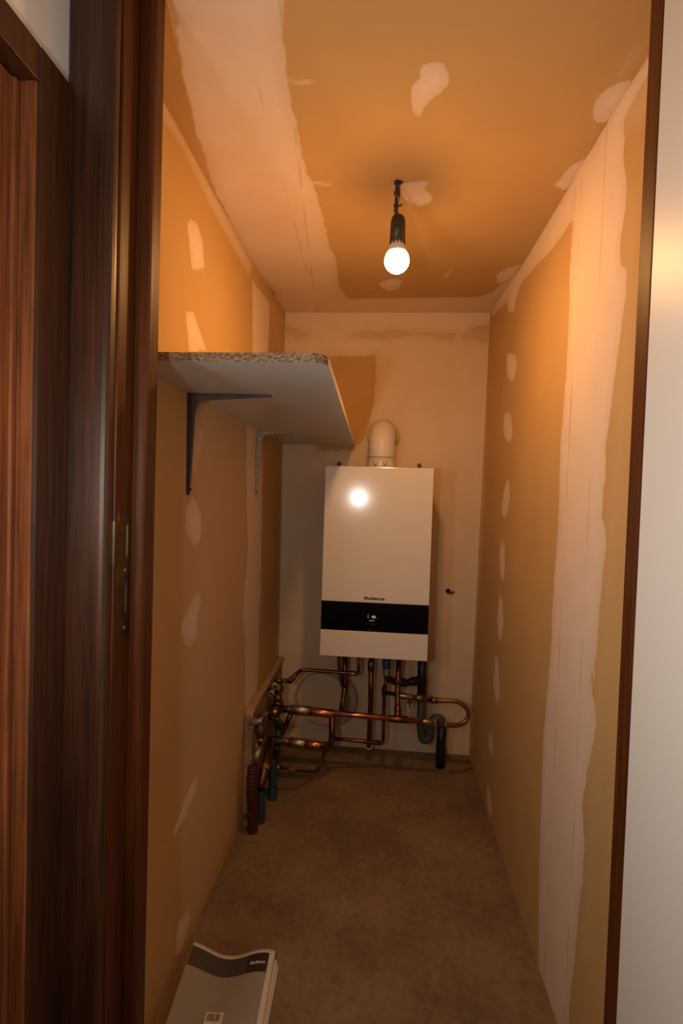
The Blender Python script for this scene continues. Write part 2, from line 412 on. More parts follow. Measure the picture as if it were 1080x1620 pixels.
# right wall of the closet
RX = 0.446
right_patches = [
    [(1.341, 1.982), (1.342, 1.875), (1.343, 1.777), (1.336, 1.681), (1.335, 1.528), (1.350, 1.353), (1.339, 1.149), (1.353, 0.995), (1.349, 0.844), (1.362, 0.715), (1.376, 0.585), (1.372, 0.473), (1.364, 0.333), (1.352, 0.167), (1.329, 0.000), (1.164, -0.007), (1.122, 0.072), (1.122, 0.128), (1.106, 0.218), (1.102, 0.305), (1.089, 0.402), (1.085, 0.487), (1.107, 0.563), (1.092, 0.639), (1.076, 0.699), (1.055, 0.764), (1.090, 0.829), (1.081, 0.864), (1.086, 0.816), (1.096, 0.851), (1.076, 0.906), (1.073, 0.961), (1.068, 1.029), (1.056, 1.107), (1.057, 1.150), (1.084, 1.182), (1.075, 1.262), (1.079, 1.325), (1.068, 1.389), (1.056, 1.465), (1.037, 1.548), (1.031, 1.572), (1.021, 1.620), (1.025, 1.660), (1.056, 1.681), (1.062, 1.715), (1.044, 1.783), (1.048, 1.843), (1.063, 1.890), (1.071, 1.973), (1.005, 1.987), (0.941, 1.985), (0.944, 2.019), (1.347, 2.032)],
    [(1.334, 1.923), (1.494, 1.924), (1.627, 1.946), (1.811, 1.970), (1.892, 1.946), (1.911, 1.896), (2.014, 1.941), (2.041, 1.985), (2.305, 2.025), (2.433, 2.117), (1.346, 2.026)],
    [(2.005, 1.770), (1.945, 1.760), (1.858, 1.729), (1.842, 1.685), (1.871, 1.645), (1.927, 1.653), (1.993, 1.700)],
    [(1.997, 1.542), (1.937, 1.539), (1.886, 1.515), (1.856, 1.443), (1.909, 1.428), (1.982, 1.453), (2.010, 1.496)],
    [(1.915, 1.292), (1.876, 1.286), (1.856, 1.218), (1.892, 1.153), (1.940, 1.147), (1.977, 1.182), (1.956, 1.242)],
    [(1.958, 1.070), (1.905, 1.055), (1.880, 0.965), (1.891, 0.917), (1.942, 0.921), (1.977, 1.000)],
    [(1.953, 0.864), (1.900, 0.851), (1.868, 0.783), (1.876, 0.712), (1.921, 0.681), (1.965, 0.748)],
    [(1.974, 0.617), (1.922, 0.628), (1.887, 0.545), (1.858, 0.492), (1.913, 0.457), (1.986, 0.497)],
    [(2.019, 0.296), (1.953, 0.315), (1.932, 0.260), (1.971, 0.230), (2.019, 0.233)],
    [(2.017, 0.095), (1.959, 0.103), (1.904, 0.051), (1.931, 0.015), (1.986, -0.000)],
]
right_wash = [
    ([(1.075, 2.012), (0.964, 2.004), (0.958, 1.945), (0.996, 1.917), (1.068, 1.939)], 0.30, 0.03),
    ([(2.590, 2.127), (2.398, 2.087), (2.309, 1.189), (2.397, 0.030), (2.565, -0.055)], 0.4, 0.03),
    ([(1.057, 1.828), (1.037, 1.391), (1.063, 0.949), (1.069, 0.286), (1.040, 0.313), (1.021, 0.960), (0.990, 1.558), (1.001, 1.794)], 0.12, 0.04),
]
right_grooves = [
    ([(1.293, 1.574), (1.286, 0.764)], ),
    ([(1.153, 1.493), (1.151, 1.107)], ),
    ([(1.290, 0.763), (1.289, 0.120)], ),
]
wr = board('wall_right', 0.80, 2.47, -0.02, 2.12, 0.010, lambda y, z: (xr(z), y, z), board_mat('right_board', 3),
           right_patches, right_wash, [g[0] for g in right_grooves], flip=True)
tag(wr, 'right closet wall of tan plasterboard with tall pale filler strip', 'wall', kind='structure')

# left wall of the closet
left_patches = [
    [(1.192, 1.852), (1.252, 1.884), (1.299, 1.853), (1.316, 1.796), (1.230, 1.753), (1.211, 1.802)],
    [(1.193, 1.641), (1.244, 1.659), (1.281, 1.628), (1.345, 1.590), (1.222, 1.554)],
    [(1.033, 1.203), (1.783, 1.971), (1.856, 1.968), (2.039, 1.993), (2.068, 1.940), (2.050, 1.806), (1.993, 1.440), (2.008, 1.214), (2.017, 0.845), (2.004, 0.474), (1.984, 0.375), (1.816, 0.389), (1.791, 0.662), (1.754, 0.794), (1.802, 0.991), (1.764, 1.211), (1.750, 1.450), (1.807, 1.735)],
    [(1.260, 1.197), (1.228, 1.173), (1.216, 1.166), (1.219, 1.117), (1.258, 1.082), (1.285, 1.065), (1.321, 1.074), (1.333, 1.112), (1.325, 1.155), (1.292, 1.179)],
    [(1.311, 0.941), (1.281, 0.925), (1.243, 0.909), (1.204, 0.886), (1.201, 0.874), (1.223, 0.829), (1.266, 0.808), (1.301, 0.817), (1.313, 0.837), (1.315, 0.881), (1.341, 0.913)],
    [(1.329, 0.431), (1.284, 0.432), (1.238, 0.417), (1.200, 0.389), (1.171, 0.380), (1.186, 0.364), (1.221, 0.368), (1.262, 0.366), (1.291, 0.382), (1.326, 0.396)],
    [(1.295, 0.090), (1.260, 0.105), (1.222, 0.120), (1.212, 0.090), (1.207, 0.049), (1.240, 0.022), (1.281, 0.038), (1.306, 0.051)],
    [(1.125, 0.384), (1.146, 0.369), (1.154, 0.355), (1.129, 0.372)],
]
left_patches[2] = [(1.783, 1.971), (1.856, 1.968), (2.039, 1.993), (2.068, 1.940), (2.050, 1.806), (1.993, 1.440), (2.008, 1.214), (2.017, 0.845), (2.004, 0.474), (1.984, 0.375), (1.816, 0.389), (1.791, 0.662), (1.754, 0.794), (1.802, 0.991), (1.764, 1.211), (1.750, 1.450), (1.807, 1.735)]
left_wash = [
    ([(1.202, 1.419), (1.743, 1.519), (1.809, 0.469), (1.718, 0.055), (1.248, 0.025), (1.207, 0.545)], 0.20, 0.02),
    ([(1.038, 2.053), (1.155, 2.047), (1.325, 2.022), (1.518, 2.027), (1.779, 2.014), (1.741, 1.964), (1.523, 1.973), (1.328, 1.983), (1.157, 2.003), (1.041, 1.991)], 0.55, 0.012),
    ([(2.039, 1.993), (2.346, 2.039), (2.427, 1.463), (2.450, 0.409), (2.358, 0.438), (2.338, 1.453), (2.232, 1.832)], 0.22, 0.02),
    ([(1.230, 1.409), (1.282, 1.410), (1.331, 1.359), (1.316, 1.307), (1.262, 1.238), (1.235, 1.331)], 0.5, 0.02),
]
wl = board('wall_left', 0.76, 2.47, -0.02, 2.12, 0.010, lambda y, z: (xl(z), y, z), board_mat('left_board', 0),
           left_patches, left_wash)
tag(wl, 'left closet wall of tan plasterboard behind the shelf', 'wall', kind='structure')

# back wall: skimmed nearly all over, board paper showing through in a few places
back_gaps = [
    [(-0.184, 1.955), (-0.137, 1.972), (-0.099, 1.985), (-0.051, 1.968), (0.015, 1.987), (0.072, 1.979), (0.110, 1.964), (0.054, 1.956), (-0.041, 1.944), (-0.136, 1.951)],
    [(0.110, 1.968), (0.184, 1.975), (0.240, 1.970), (0.298, 1.972), (0.283, 1.942), (0.223, 1.948), (0.199, 1.962)],
    [(0.324, 1.961), (0.361, 1.977), (0.387, 2.000), (0.451, 2.005), (0.436, 1.934), (0.334, 1.948)],
    [(-0.495, 1.988), (-0.466, 1.996), (-0.437, 1.988), (-0.412, 1.964), (-0.382, 1.960), (-0.416, 1.947), (-0.440, 1.947), (-0.451, 1.964), (-0.480, 1.964)],
    [(-0.298, 1.859), (-0.062, 1.870), (-0.058, 1.761), (-0.066, 1.629), (-0.097, 1.496), (-0.148, 1.430), (-0.327, 1.426), (-0.340, 1.859)],
]
back_wash = [
    ([(-0.525, 2.007), (0.461, 2.001), (0.464, 1.927), (-0.523, 1.935)], 0.45, 0.03),
    ([(-0.298, 1.894), (-0.057, 1.867), (-0.070, 1.687), (-0.221, 1.608), (-0.289, 1.607)], 0.12, 0.03),
]
wb = board('wall_back', -0.54, 0.50, -0.02, 2.12, 0.008, lambda x, z: (x, yb(z), z),
           board_mat('back_board', 0, pla=(0.76, 0.61, 0.44)), [[(-0.6, -0.1), (0.6, -0.1), (0.6, 2.2), (-0.6, 2.2)]],
           back_wash, (), back_gaps)
tag(wb, 'back closet wall of rough pale plaster behind the boiler', 'wall', kind='structure')

# ceiling
ceil_patches = [
    [(-0.373, 0.815), (-0.383, 0.857), (-0.424, 0.997), (-0.456, 1.163), (-0.485, 1.366), (-0.489, 1.566), (-0.511, 1.866), (-0.477, 2.102), (-0.592, 2.544), (0.529, 2.531), (0.433, 2.159), (0.006, 2.178), (-0.182, 2.185), (-0.205, 2.040), (-0.204, 1.980), (-0.194, 1.795), (-0.207, 1.663), (-0.207, 1.497), (-0.213, 1.361), (-0.223, 1.295), (-0.224, 1.162), (-0.219, 1.053), (-0.214, 0.978), (-0.204, 0.894), (-0.185, 0.825)],
    [(0.041, 0.993), (0.059, 0.987), (0.082, 0.989), (0.096, 1.006), (0.100, 1.036), (0.090, 1.059), (0.067, 1.078), (0.055, 1.099), (0.047, 1.125), (0.032, 1.102), (0.026, 1.064), (0.027, 1.040), (0.040, 1.022)],
    [(0.013, 1.354), (0.031, 1.346), (0.073, 1.341), (0.089, 1.348), (0.078, 1.374), (0.087, 1.392), (0.104, 1.415), (0.104, 1.429), (0.086, 1.448), (0.067, 1.457), (0.044, 1.441), (0.023, 1.403)],
    [(-0.049, 2.001), (-0.030, 1.965), (0.031, 1.938), (0.043, 2.012), (0.015, 2.070), (-0.009, 2.091), (-0.038, 2.050)],
    [(0.403, 1.114), (0.399, 1.087), (0.411, 1.063), (0.428, 1.049), (0.449, 1.046), (0.459, 1.085), (0.454, 1.127), (0.446, 1.155), (0.425, 1.154)],
    [(0.414, 1.375), (0.416, 1.335), (0.428, 1.290), (0.453, 1.270), (0.459, 1.321), (0.455, 1.377), (0.440, 1.393)],
    [(0.383, 1.934), (0.386, 1.885), (0.412, 1.846), (0.444, 1.824), (0.448, 1.935), (0.426, 1.996), (0.406, 2.005)],
    [(0.326, 2.206), (0.399, 2.121), (0.448, 1.935), (0.462, 1.935), (0.443, 2.252), (0.337, 2.275)],
]
ceil_wash = [
    ([(-0.219, 1.009), (-0.166, 1.021), (-0.165, 1.026), (-0.221, 1.017)], 0.7, 0.004),
    ([(-0.220, 1.331), (-0.169, 1.346), (-0.170, 1.354), (-0.222, 1.344)], 0.7, 0.004),
    ([(0.206, 1.816), (0.204, 1.881), (0.189, 1.933), (0.200, 1.944), (0.211, 1.886)], 0.7, 0.003),
    ([(0.420, 1.000), (0.417, 0.971), (0.431, 0.971), (0.427, 1.000), (0.424, 1.040), (0.416, 1.040)], 0.25, 0.01),
    ([(-0.383, 0.825), (-0.383, 0.857), (-0.424, 0.997), (-0.456, 1.163), (-0.486, 1.395), (-0.503, 1.192), (-0.446, 0.967)], 0.10, 0.02),
]
ceil_grooves = [
    ([(-0.282, 1.051), (-0.296, 1.462)], ),
    ([(-0.199, 0.834), (-0.235, 1.224)], ),
]
ce = board('ceiling', -0.53, 0.49, 0.72, 2.46, 0.010, lambda x, y: (x, y, zc(y)), board_mat('ceiling_board', 2),
           ceil_patches, ceil_wash, [g[0] for g in ceil_grooves], flip=True)
tag(ce, 'tan plasterboard closet ceiling with pale filler patches', 'ceiling', kind='structure')

fl = MB().box(-0.60, 1.10, -1.30, 2.50, -0.08, 0.0).build('floor', M['floor'])
tag(fl, 'bare brown concrete screed floor of the closet', 'floor', kind='structure')

# ------------------------------------------------------------------ hall side
XH = -0.484
hw = MB()
hw.box(XH-0.08, XH, 0.70, 0.80, 0, 2.45)
hw.box(XH-0.08, XH, -0.20, 0.70, 1.77, 2.45)
hw.box(XH-0.08, XH, -1.25, -0.20, 0, 2.45)
o = hw.build('wall_hall_left', M['hall_paint'])
tag(o, 'white hall wall above the brown side door at left', 'wall', kind='structure')

fw = MB()
fw.box(-0.56, -0.430, 0.757, 0.835, 0, 2.45)
fw.box(0.427, 1.05, 0.757, 0.835, 0, 2.45)
fw.box(-0.430, 0.427, 0.757, 0.800, 2.06, 2.45)
o = fw.build('wall_front', M['hall_paint'])
tag(o, 'white wall around the closet doorway', 'wall', kind='structure')

o = MB().box(1.05, 1.10, -1.30, 0.757, 0, 2.45).build('wall_hall_right', M['hall_paint'])
tag(o, 'white hall wall behind the open door', 'wall', kind='structure')
o = MB().box(-0.56, 1.10, -1.30, -1.25, 0, 2.45).build('wall_hall_rear', M['hall_paint'])
tag(o, 'white hall wall opposite the closet doorway', 'wall', kind='structure')
o = MB().box(-0.58, 1.10, -1.30, 0.80, 2.45, 2.50).build('ceiling_hall', M['hall_paint'])
tag(o, 'white hall ceiling outside the closet', 'ceiling', kind='structure')

# door frame of the closet
frame = thing('trim_1', 'dark brown wooden door frame around the closet opening', 'door frame', (0, 0.78, 0))
frame['kind'] = 'structure'
mb = MB()
prof = [(XH+0.001, 0.727), (-0.424, 0.727), (-0.4185, 0.7285), (-0.4150, 0.7330), (-0.4140, 0.7385), (-0.4140, 0.757), (XH+0.001, 0.757)]
mb.prism(prof, lambda a, b, d: (a, b, d), 0.0, 2.13)
part(frame, mb, 'architrave', M['mahogany'], bevel=0.0015)
mb = MB().box(-0.431, -0.411, 0.747, 0.840, 0, 2.06)
part(frame, mb, 'jamb', M['mahogany_edge'], bevel=0.002)
mb = MB()
mb.prism([(-0.411, 0.798), (-0.3935, 0.798), (-0.3905, 0.8005), (-0.3885, 0.8050), (-0.3880, 0.812), (-0.3880, 0.833), (-0.391, 0.840), (-0.411, 0.840)], lambda a, b, d: (a, b, d), 0.0, 2.045)
part(frame, mb, 'door_stop', M['mahogany_edge'], bevel=0.001)
mb = MB().box(0.408, 0.490, 0.731, 0.757, 0, 2.13)
part(frame, mb, 'architrave', M['mahogany'], bevel=0.004)
mb = MB().box(0.408, 0.428, 0.747, 0.838, 0, 2.06)
part(frame, mb, 'jamb', M['mahogany_edge'], bevel=0.002)
mb = MB().box(0.3830, 0.408, 0.798, 0.838, 0, 2.045)
part(frame, mb, 'door_stop', M['mahogany_edge'], bevel=0.002)
mb = MB().box(-0.414, 0.408, 0.731, 0.757, 2.055, 2.13)
part(frame, mb, 'architrave', M['mahogany'], bevel=0.004)
mb = MB().box(-0.411, 0.408, 0.747, 0.838, 2.040, 2.06); mb.box(-0.3880, 0.383, 0.798, 0.838, 2.027, 2.040)
part(frame, mb, 'head_jamb', M['mahogany_edge'], bevel=0.002)
# strike plate let into the left jamb
px = -0.4095
mb = MB()
z0, z1 = 0.965, 1.170; ya, ybk = 0.757, 0.792
s1 = (1.098, 1.152); s2 = (1.008, 1.062); sy0, sy1 = 0.7745, 0.7855
for (a, b, c, d) in [(ya, sy0, z0, z1), (sy1, ybk, z0, z1), (sy0, sy1, z0, s2[0]), (sy0, sy1, s2[1], s1[0]), (sy0, sy1, s1[1], z1)]:
    mb.box(-0.4112, px, a, b, c, d)
mb.box(-0.4150, px, 0.7455, ya, 1.088, 1.158)
sp = part(frame, mb, 'strike_plate', M['brass_dull'])
sp['label'] = 'brass strike plate with two slots'
for s in (s1, s2):
    q = MB().box(-0.4116, -0.4108, sy0, sy0+0.0065, s[0], s[1]).build('slot', M['dark_gap']); under(frame, q); q.parent = sp; q.matrix_parent_inverse = Matrix.Identity(4)
    q = MB().box(-0.4116, -0.4104, sy0+0.0065, sy1, s[0]+0.002, s[1]-0.002).build('slot_lining', M['nickel']); q.parent = sp
for z in (0.985, 1.078):
    mb = MB(); mb.lathe((px-0.001, 0.780, z), (px+1, 0.780, z), [(0, 0.0), (0, 0.004), (0.0015, 0.0035), (0.0018, 0.0)], 12)
    q = mb.build('screw', M['nickel']); q.parent = sp

# white closet door, swung out towards the viewer
dr = thing('door_1', 'white glossy closet door swung open at right', 'door', (0.378, 0.745, 0.008))
dr['kind'] = 'structure'
part(dr, MB().box(0.358, 0.398, -0.025, 0.745, 0.008, 2.035), 'door_leaf', M['door_white'], bevel=0.002)
for z in (0.25, 1.05, 1.80):
    mb = MB().lathe((0.403, 0.741, z), (0.403, 0.741, z+1), [(0, 0), (0, 0.006), (0.09, 0.006), (0.09, 0)], 14)
    part(dr, mb, 'hinge', M['brass_dull'])

# brown side door in the hall wall
d2 = thing('door_2', 'dark brown wooden side door in the left hall wall', 'door', (XH, 0.3, 0))
d2['kind'] = 'structure'
mb = MB()
mb.prism([(XH-0.030, 0.6540), (XH+0.006, 0.6540), (XH+0.0095, 0.6575), (XH+0.0095, 0.7262), (XH-0.030, 0.7262)], lambda a, b, d: (a, b, d), 0, 1.793)
part(d2, mb, 'casing', M['mahogany'])
mb = MB().box(XH-0.03, XH+0.0095, -0.24, 0.6540, 1.745, 1.793)
part(d2, mb, 'casing', M['mahogany'], bevel=0.0015)
mb = MB().box(XH-0.02, XH+0.0095, -0.24, -0.18, 0, 1.745)
part(d2, mb, 'casing', M['mahogany'], bevel=0.0015)
# lining of the reveal, with a groove, then the recessed leaf and its bead
mb = MB()
mb.prism([(XH-0.028, 0.6505), (XH-0.0115, 0.6505), (XH-0.0105, 0.6525), (XH-0.0095, 0.6505), (XH+0.0040, 0.6505), (XH+0.0060, 0.6525), (XH+0.0060, 0.6540), (XH-0.028, 0.6540)], lambda a, b, d: (a, b, d), 0, 1.745)
part(d2, mb, 'reveal_lining', M['mahogany_red'])
mb = MB()
mb.prism([(XH-0.028, 0.6390), (XH-0.017, 0.6390), (XH-0.0145, 0.6415), (XH-0.0145, 0.6480), (XH-0.017, 0.6505), (XH-0.028, 0.6505)], lambda a, b, d: (a, b, d), 0.005, 1.742)
part(d2, mb, 'bead', M['mahogany_red'])
part(d2, MB().box(XH-0.055, XH-0.018, -0.18, 0.639, 0.005, 1.742), 'door_leaf', M['mahogany_red'], bevel=0.001)

# ------------------------------------------------------------------ pendant bulb
bx, by = 0.012, 1.344
lamp = thing('pendant_bulb', 'lit round bulb hanging from the ceiling on a short twisted cord', 'light bulb', (bx, by, 2.028))
mb = MB()
zt = zc(by)
for ph, r in ((0, 0.0034), (2.1, 0.0030), (4.2, 0.0028)):
    pts = []
    for i in range(33):
        t = i/32
        cx = bx - 0.005 + 0.004*math.sin(t*5.0); 
        a = ph + t*13
        rad = 0.0035 + 0.0015*math.sin(t*9+ph)
        pts.append((cx + rad*math.cos(a) - 0.002*(1-t) + 0.002*t, by + rad*math.sin(a), zt + 0.004 - t*(zt - 1.940)))
    mb.tube(pts, r, 8, mat=0 if ph < 4 else 1)
mb.tube([(bx-0.004, by, 1.966), (bx+0.004, by-0.004, 1.964), (bx+0.009, by-0.005, 1.967)], 0.0022, 8)
mb.tube([(bx-0.006, by-0.006, 2.006), (bx-0.009, by-0.006, 1.995), (bx-0.006, by-0.006, 1.985)], lambda t: 0.0035+0.002*math.sin(t*PI), 8)
part(lamp, mb, 'twisted_cord', [M['wire_dark'], M['wire_green']])
mb = MB().lathe((bx-0.004, by, zt+0.001), (bx-0.004, by, 0), [(0, 0), (0, 0.010), (0.006, 0.009), (0.010, 0.006), (0.010, 0)], 16)
mb.tube([(bx+0.003, by, zt), (bx+0.009, by-0.003, zt-0.004)], 0.0018, 8)
part(lamp, mb, 'ceiling_grommet', M['dark_gap'])
mb = MB()
mb.lathe((bx, by, 1.872), (bx, by, 3), [(0.0, 0.0165), (0.0, 0.0200), (0.052, 0.0192), (0.060, 0.0178), (0.066, 0.0145), (0.070, 0.0085), (0.072, 0.0)], 28)
for k in range(12):
    a = 2*PI*k/12
    mb.tube([(bx+0.0185*math.cos(a), by+0.0185*math.sin(a), 1.864), (bx+0.0185*math.cos(a), by+0.0185*math.sin(a), 1.880)], 0.0022, 6)
part(lamp, mb, 'lamp_holder', M['bakelite'])
bz, br = 1.826, 0.0322
prof = []
CUT = -2
for i in range(25):
    la = math.radians(-90 + (CUT+90)*i/24)
    prof.append((br*math.sin(la), max(br*math.cos(la), 0.0)))
mb = MB().lathe((bx, by, bz), (bx, by, 3), prof, 36)
gl = part(lamp, mb, 'bulb_globe', M['bulb_glow']); gl['label'] = 'glowing white globe'
prof = []
TOP = 38
for i in range(9):
    la = math.radians(CUT + (TOP-CUT)*i/8)
    prof.append((br*math.sin(la), br*math.cos(la)))
mb = MB().lathe((bx, by, bz), (bx, by, 3), prof, 36)
part(lamp, mb, 'globe_shoulder', M['bulb_shoulder'])
CUT = TOP
h0 = br*math.sin(math.radians(CUT)); r0 = br*math.cos(math.radians(CUT))
mb = MB().lathe((bx, by, bz), (bx, by, 3), [(h0, r0), (h0+0.003, r0*0.97), (h0+0.014, 0.022), (h0+0.022, 0.0165), (h0+0.034, 0.0150), (h0+0.034, 0.0)], 28)
part(lamp, mb, 'bulb_collar', M['bulb_body'])

# ------------------------------------------------------------------ shelf and brackets
zs0, zs1 = 1.450, 1.467
sy = 0.925
xe0, xe1 = -0.113, -0.148
outl = [(-0.489, sy)]
cr = 0.030
for i in range(9):
    a = PI/2*i/8
    outl.append((xe0 - cr + cr*math.sin(a), sy + cr - cr*math.cos(a)))
outl += [(xe1, yb(1.46)-0.004), (-0.489, yb(1.46)-0.004)]
sh = thing('shelf_board', 'white chipboard shelf with raw front edge above the left brackets', 'shelf', (-0.3, 1.65, zs0))
mb = MB()
n = len(outl)
vs = [(a, b, zs0) for a, b in outl] + [(a, b, zs1) for a, b in outl]
mb.add(vs, [list(range(n))[::-1], [n+i for i in range(n)]], 0)
for i in range(n):
    j = (i+1) % n
    mb.add([vs[i], vs[j], vs[n+j], vs[n+i]], [(0, 1, 2, 3)], 1 if i < 9 else 0)
part(sh, mb, 'shelf_panel', [M['melamine'], M['chip']])
mb = MB().box(0, 0.0006, 0, 1, zs0+0.0003, zs1-0.0003)
# light edging strip along the long free edge
e0 = Vector((xe0, sy+cr, 0)); e1 = Vector((xe1, yb(1.46)-0.004, 0))
q = MB(); d = (e1-e0).normalized(); nn = Vector((d.y, -d.x, 0))
pts = [e0, e1, e1+nn*0.0012, e0+nn*0.0012]
q.add([(p.x, p.y, zs0+0.0002) for p in pts] + [(p.x, p.y, zs1-0.0002) for p in pts], [(0,1,2,3),(4,7,6,5),(0,4,5,1),(1,5,6,2),(2,6,7,3),(3,7,4,0)])
under(sh, q.build('edge_strip', M['melamine']))

def bracket(y, mat, label, drop=0.250, arm=0.205, w=0.024, z=zs0):
    """pressed-steel L bracket: tapering channel arms on wall and shelf with a gusseted corner"""
    x0 = xl(1.35) + 0.001
    t = thing('shelf_bracket', label, 'shelf bracket', (x0, y, z), 'steel shelf brackets')
    mb = MB()
    # side profile of the web in (x, z), thickness along y
    d0 = 0.0300; d1 = 0.0065
    web = [(x0+0.001, z-0.001), (x0+arm-0.004, z-0.001), (x0+arm, z-0.004), (x0+arm-0.003, z-d1+0.001), (x0+0.060, z-0.0135), (x0+0.038, z-0.0165), (x0+0.026, z-0.0235), (x0+0.0185, z-0.0360),
           (x0+0.0150, z-0.060), (x0+d1, z-drop+0.006), (x0+0.005, z-drop), (x0+0.001, z-drop+0.003)]
    mb.prism(web, lambda a, b, dd: (a, dd, b), y-0.0035, y+0.0035)
    part(t, mb, 'web', mat, bevel=0.0012)
    def flange(fn, ln, tip=0.010):
        m = MB()
        sl = [(0.0, w/2), (ln-0.02, w/2*0.72), (ln-0.006, w/2*0.62), (ln, w/2*0.3), (ln, -w/2*0.3), (ln-0.006, -w/2*0.62), (ln-0.02, -w/2*0.72), (0.0, -w/2)]
        m.prism(sl, fn, 0.0, 0.0022)
        return m
    part(t, flange(lambda a, b, dd: (x0+dd, y+b, z-0.0008-a), drop), 'wall_arm', mat)
    part(t, flange(lambda a, b, dd: (x0+a, y+b, z-0.0008-dd), arm), 'shelf_arm', mat)
    for h in (0.035, drop*0.52, drop-0.014):
        m = MB().lathe((x0+0.0020, y+(0.0065 if h < drop-0.02 else 0.0), z-h), (9, y+(0.0065 if h < drop-0.02 else 0.0), z-h), [(0, 0), (0, 0.0042), (0.0015, 0.0038), (0.0028, 0.0015), (0.0028, 0)], 12) if h < drop-0.02 else \
            MB().lathe((x0+0.007, y, z-h), (9, y, z-h), [(0, 0), (0, 0.0045), (0.002, 0.0038), (0.003, 0.0015), (0.003, 0)], 12)
        part(t, m, 'screw', M['dark_gap'])
    for h in (0.05, arm-0.03):
        m = MB().lathe((x0+h, y+0.0060, z-0.0028), (x0+h, y+0.0060, z-1), [(0, 0), (0, 0.0040), (0.0015, 0.0034), (0.0022, 0)], 12)
        part(t, m, 'screw', M['zinc'])
    return t
bracket(1.225, M['bracket_grey'], 'dark grey steel bracket under the front half of the shelf')
bracket(1.890, M['bracket_pale'], 'pale scratched steel bracket under the rear half of the shelf', drop=0.248, arm=0.180)

# ------------------------------------------------------------------ boiler
BX0, BX1, BZ0, BZ1, BY = -0.2415, 0.1935, 0.558, 1.333, 2.048
bo = thing('wall_boiler', 'white wall-hung gas boiler with black control band', 'boiler', ((BX0+BX1)/2, 2.21, BZ0))
mb = MB().box(BX0+0.004, BX1-0.004, BY+0.045, 2.383, BZ0+0.004, BZ1-0.002)
part(bo, mb, 'casing', M['boiler_white'], bevel=0.004)
mb = MB().box(BX0, BX1, BY, BY+0.045, 0.783, BZ1)
part(bo, mb, 'front_cover', M['boiler_white'], bevel=0.003, bseg=3)
mb = MB().box(BX0, BX1, BY, BY+0.045, BZ0, 0.6655)
part(bo, mb, 'service_flap', M['boiler_white'], bevel=0.0012)
mb = MB().box(BX0+0.0005, BX1-0.0005, BY-0.0004, BY+0.044, 0.6660, 0.7825)
cp = part(bo, mb, 'control_panel', M['black_glass'], bevel=0.001); cp['label'] = 'black glossy control band'
mb = MB().box(BX0+0.012, BX1-0.012, BY+0.03, 2.37, BZ0-0.006, BZ0+0.006)
part(bo, mb, 'bottom_plate', M['boiler_grey'])

def text_mesh(s, size, offset=0.0, shear=0.0, spacing=1.0, stretch=1.0):
    cu = bpy.data.curves.new('text', 'FONT'); cu.body = s; cu.size = size; cu.offset = offset
    cu.shear = shear; cu.space_character = spacing; cu.resolution_u = 4
    o = bpy.data.objects.new('text', cu); C.objects.link(o)
    dg = bpy.context.evaluated_depsgraph_get()
    me = bpy.data.meshes.new_from_object(o.evaluated_get(dg))
    vs = [(v.co.x*stretch, v.co.y) for v in me.vertices]; fs = [list(p.vertices) for p in me.polygons]
    bpy.data.objects.remove(o); bpy.data.curves.remove(cu); bpy.data.meshes.remove(me)
    return vs, fs

def text_on(s, size, fn, name, mat, width=None, thick=None, **k):
    vs, fs = text_mesh(s, size, **k)
    x0 = min(v[0] for v in vs); x1 = max(v[0] for v in vs); y0 = min(v[1] for v in vs)
    sc = width/(x1-x0) if width else 1.0
    mb = MB(); mb.add([fn((a-x0)*sc, b) for a, b in vs], fs)
    return mb.build(name, mat, weld=False)

def on_front(x, z, lift=0.0006):
    return lambda a, b: (x+a, BY-lift, z+b)

o = text_on('Buderus', 0.0165, on_front(-0.067, 0.7965), 'brand_lettering', M['logo_dark'], width=0.082, offset=0.0007)
under(bo, o); o['label'] = 'dark lettering above the control band'
o = text_on('08', 0.0155, on_front(-0.0345, 0.7215, 0.0010), 'display_digits', M['display_text'], width=0.0155)
under(bo, o); o.parent = cp; o.matrix_parent_inverse = Matrix.Identity(4)
# display bracket, underline and small icon marks, each its own mark
for (x0, x1, z0, z1) in [(-0.0500, -0.0488, 0.7215, 0.7330), (-0.0487, -0.0470, 0.7205, 0.7217), (-0.0475, -0.0455, 0.7375, 0.7385), (-0.0450, -0.0240, 0.7105, 0.7120), (-0.0120, -0.0100, 0.7220, 0.7232)]:
    q = MB().box(x0, x1, BY-0.0011, BY-0.0006, z0, z1).build('display_mark', M['display_text']); q.parent = cp
for (x, z, ww) in [(-0.0740, 0.7385, 0.005), (-0.0740, 0.7170, 0.005), (-0.0580, 0.6975, 0.010), (-0.0380, 0.6965, 0.016), (-0.0480, 0.6740, 0.010), (-0.0270, 0.6725, 0.010)]:
    q = MB().box(x, x+ww, BY-0.0010, BY-0.0006, z, z+0.0016).build('touch_icon', M['dim_print']); q.parent = cp

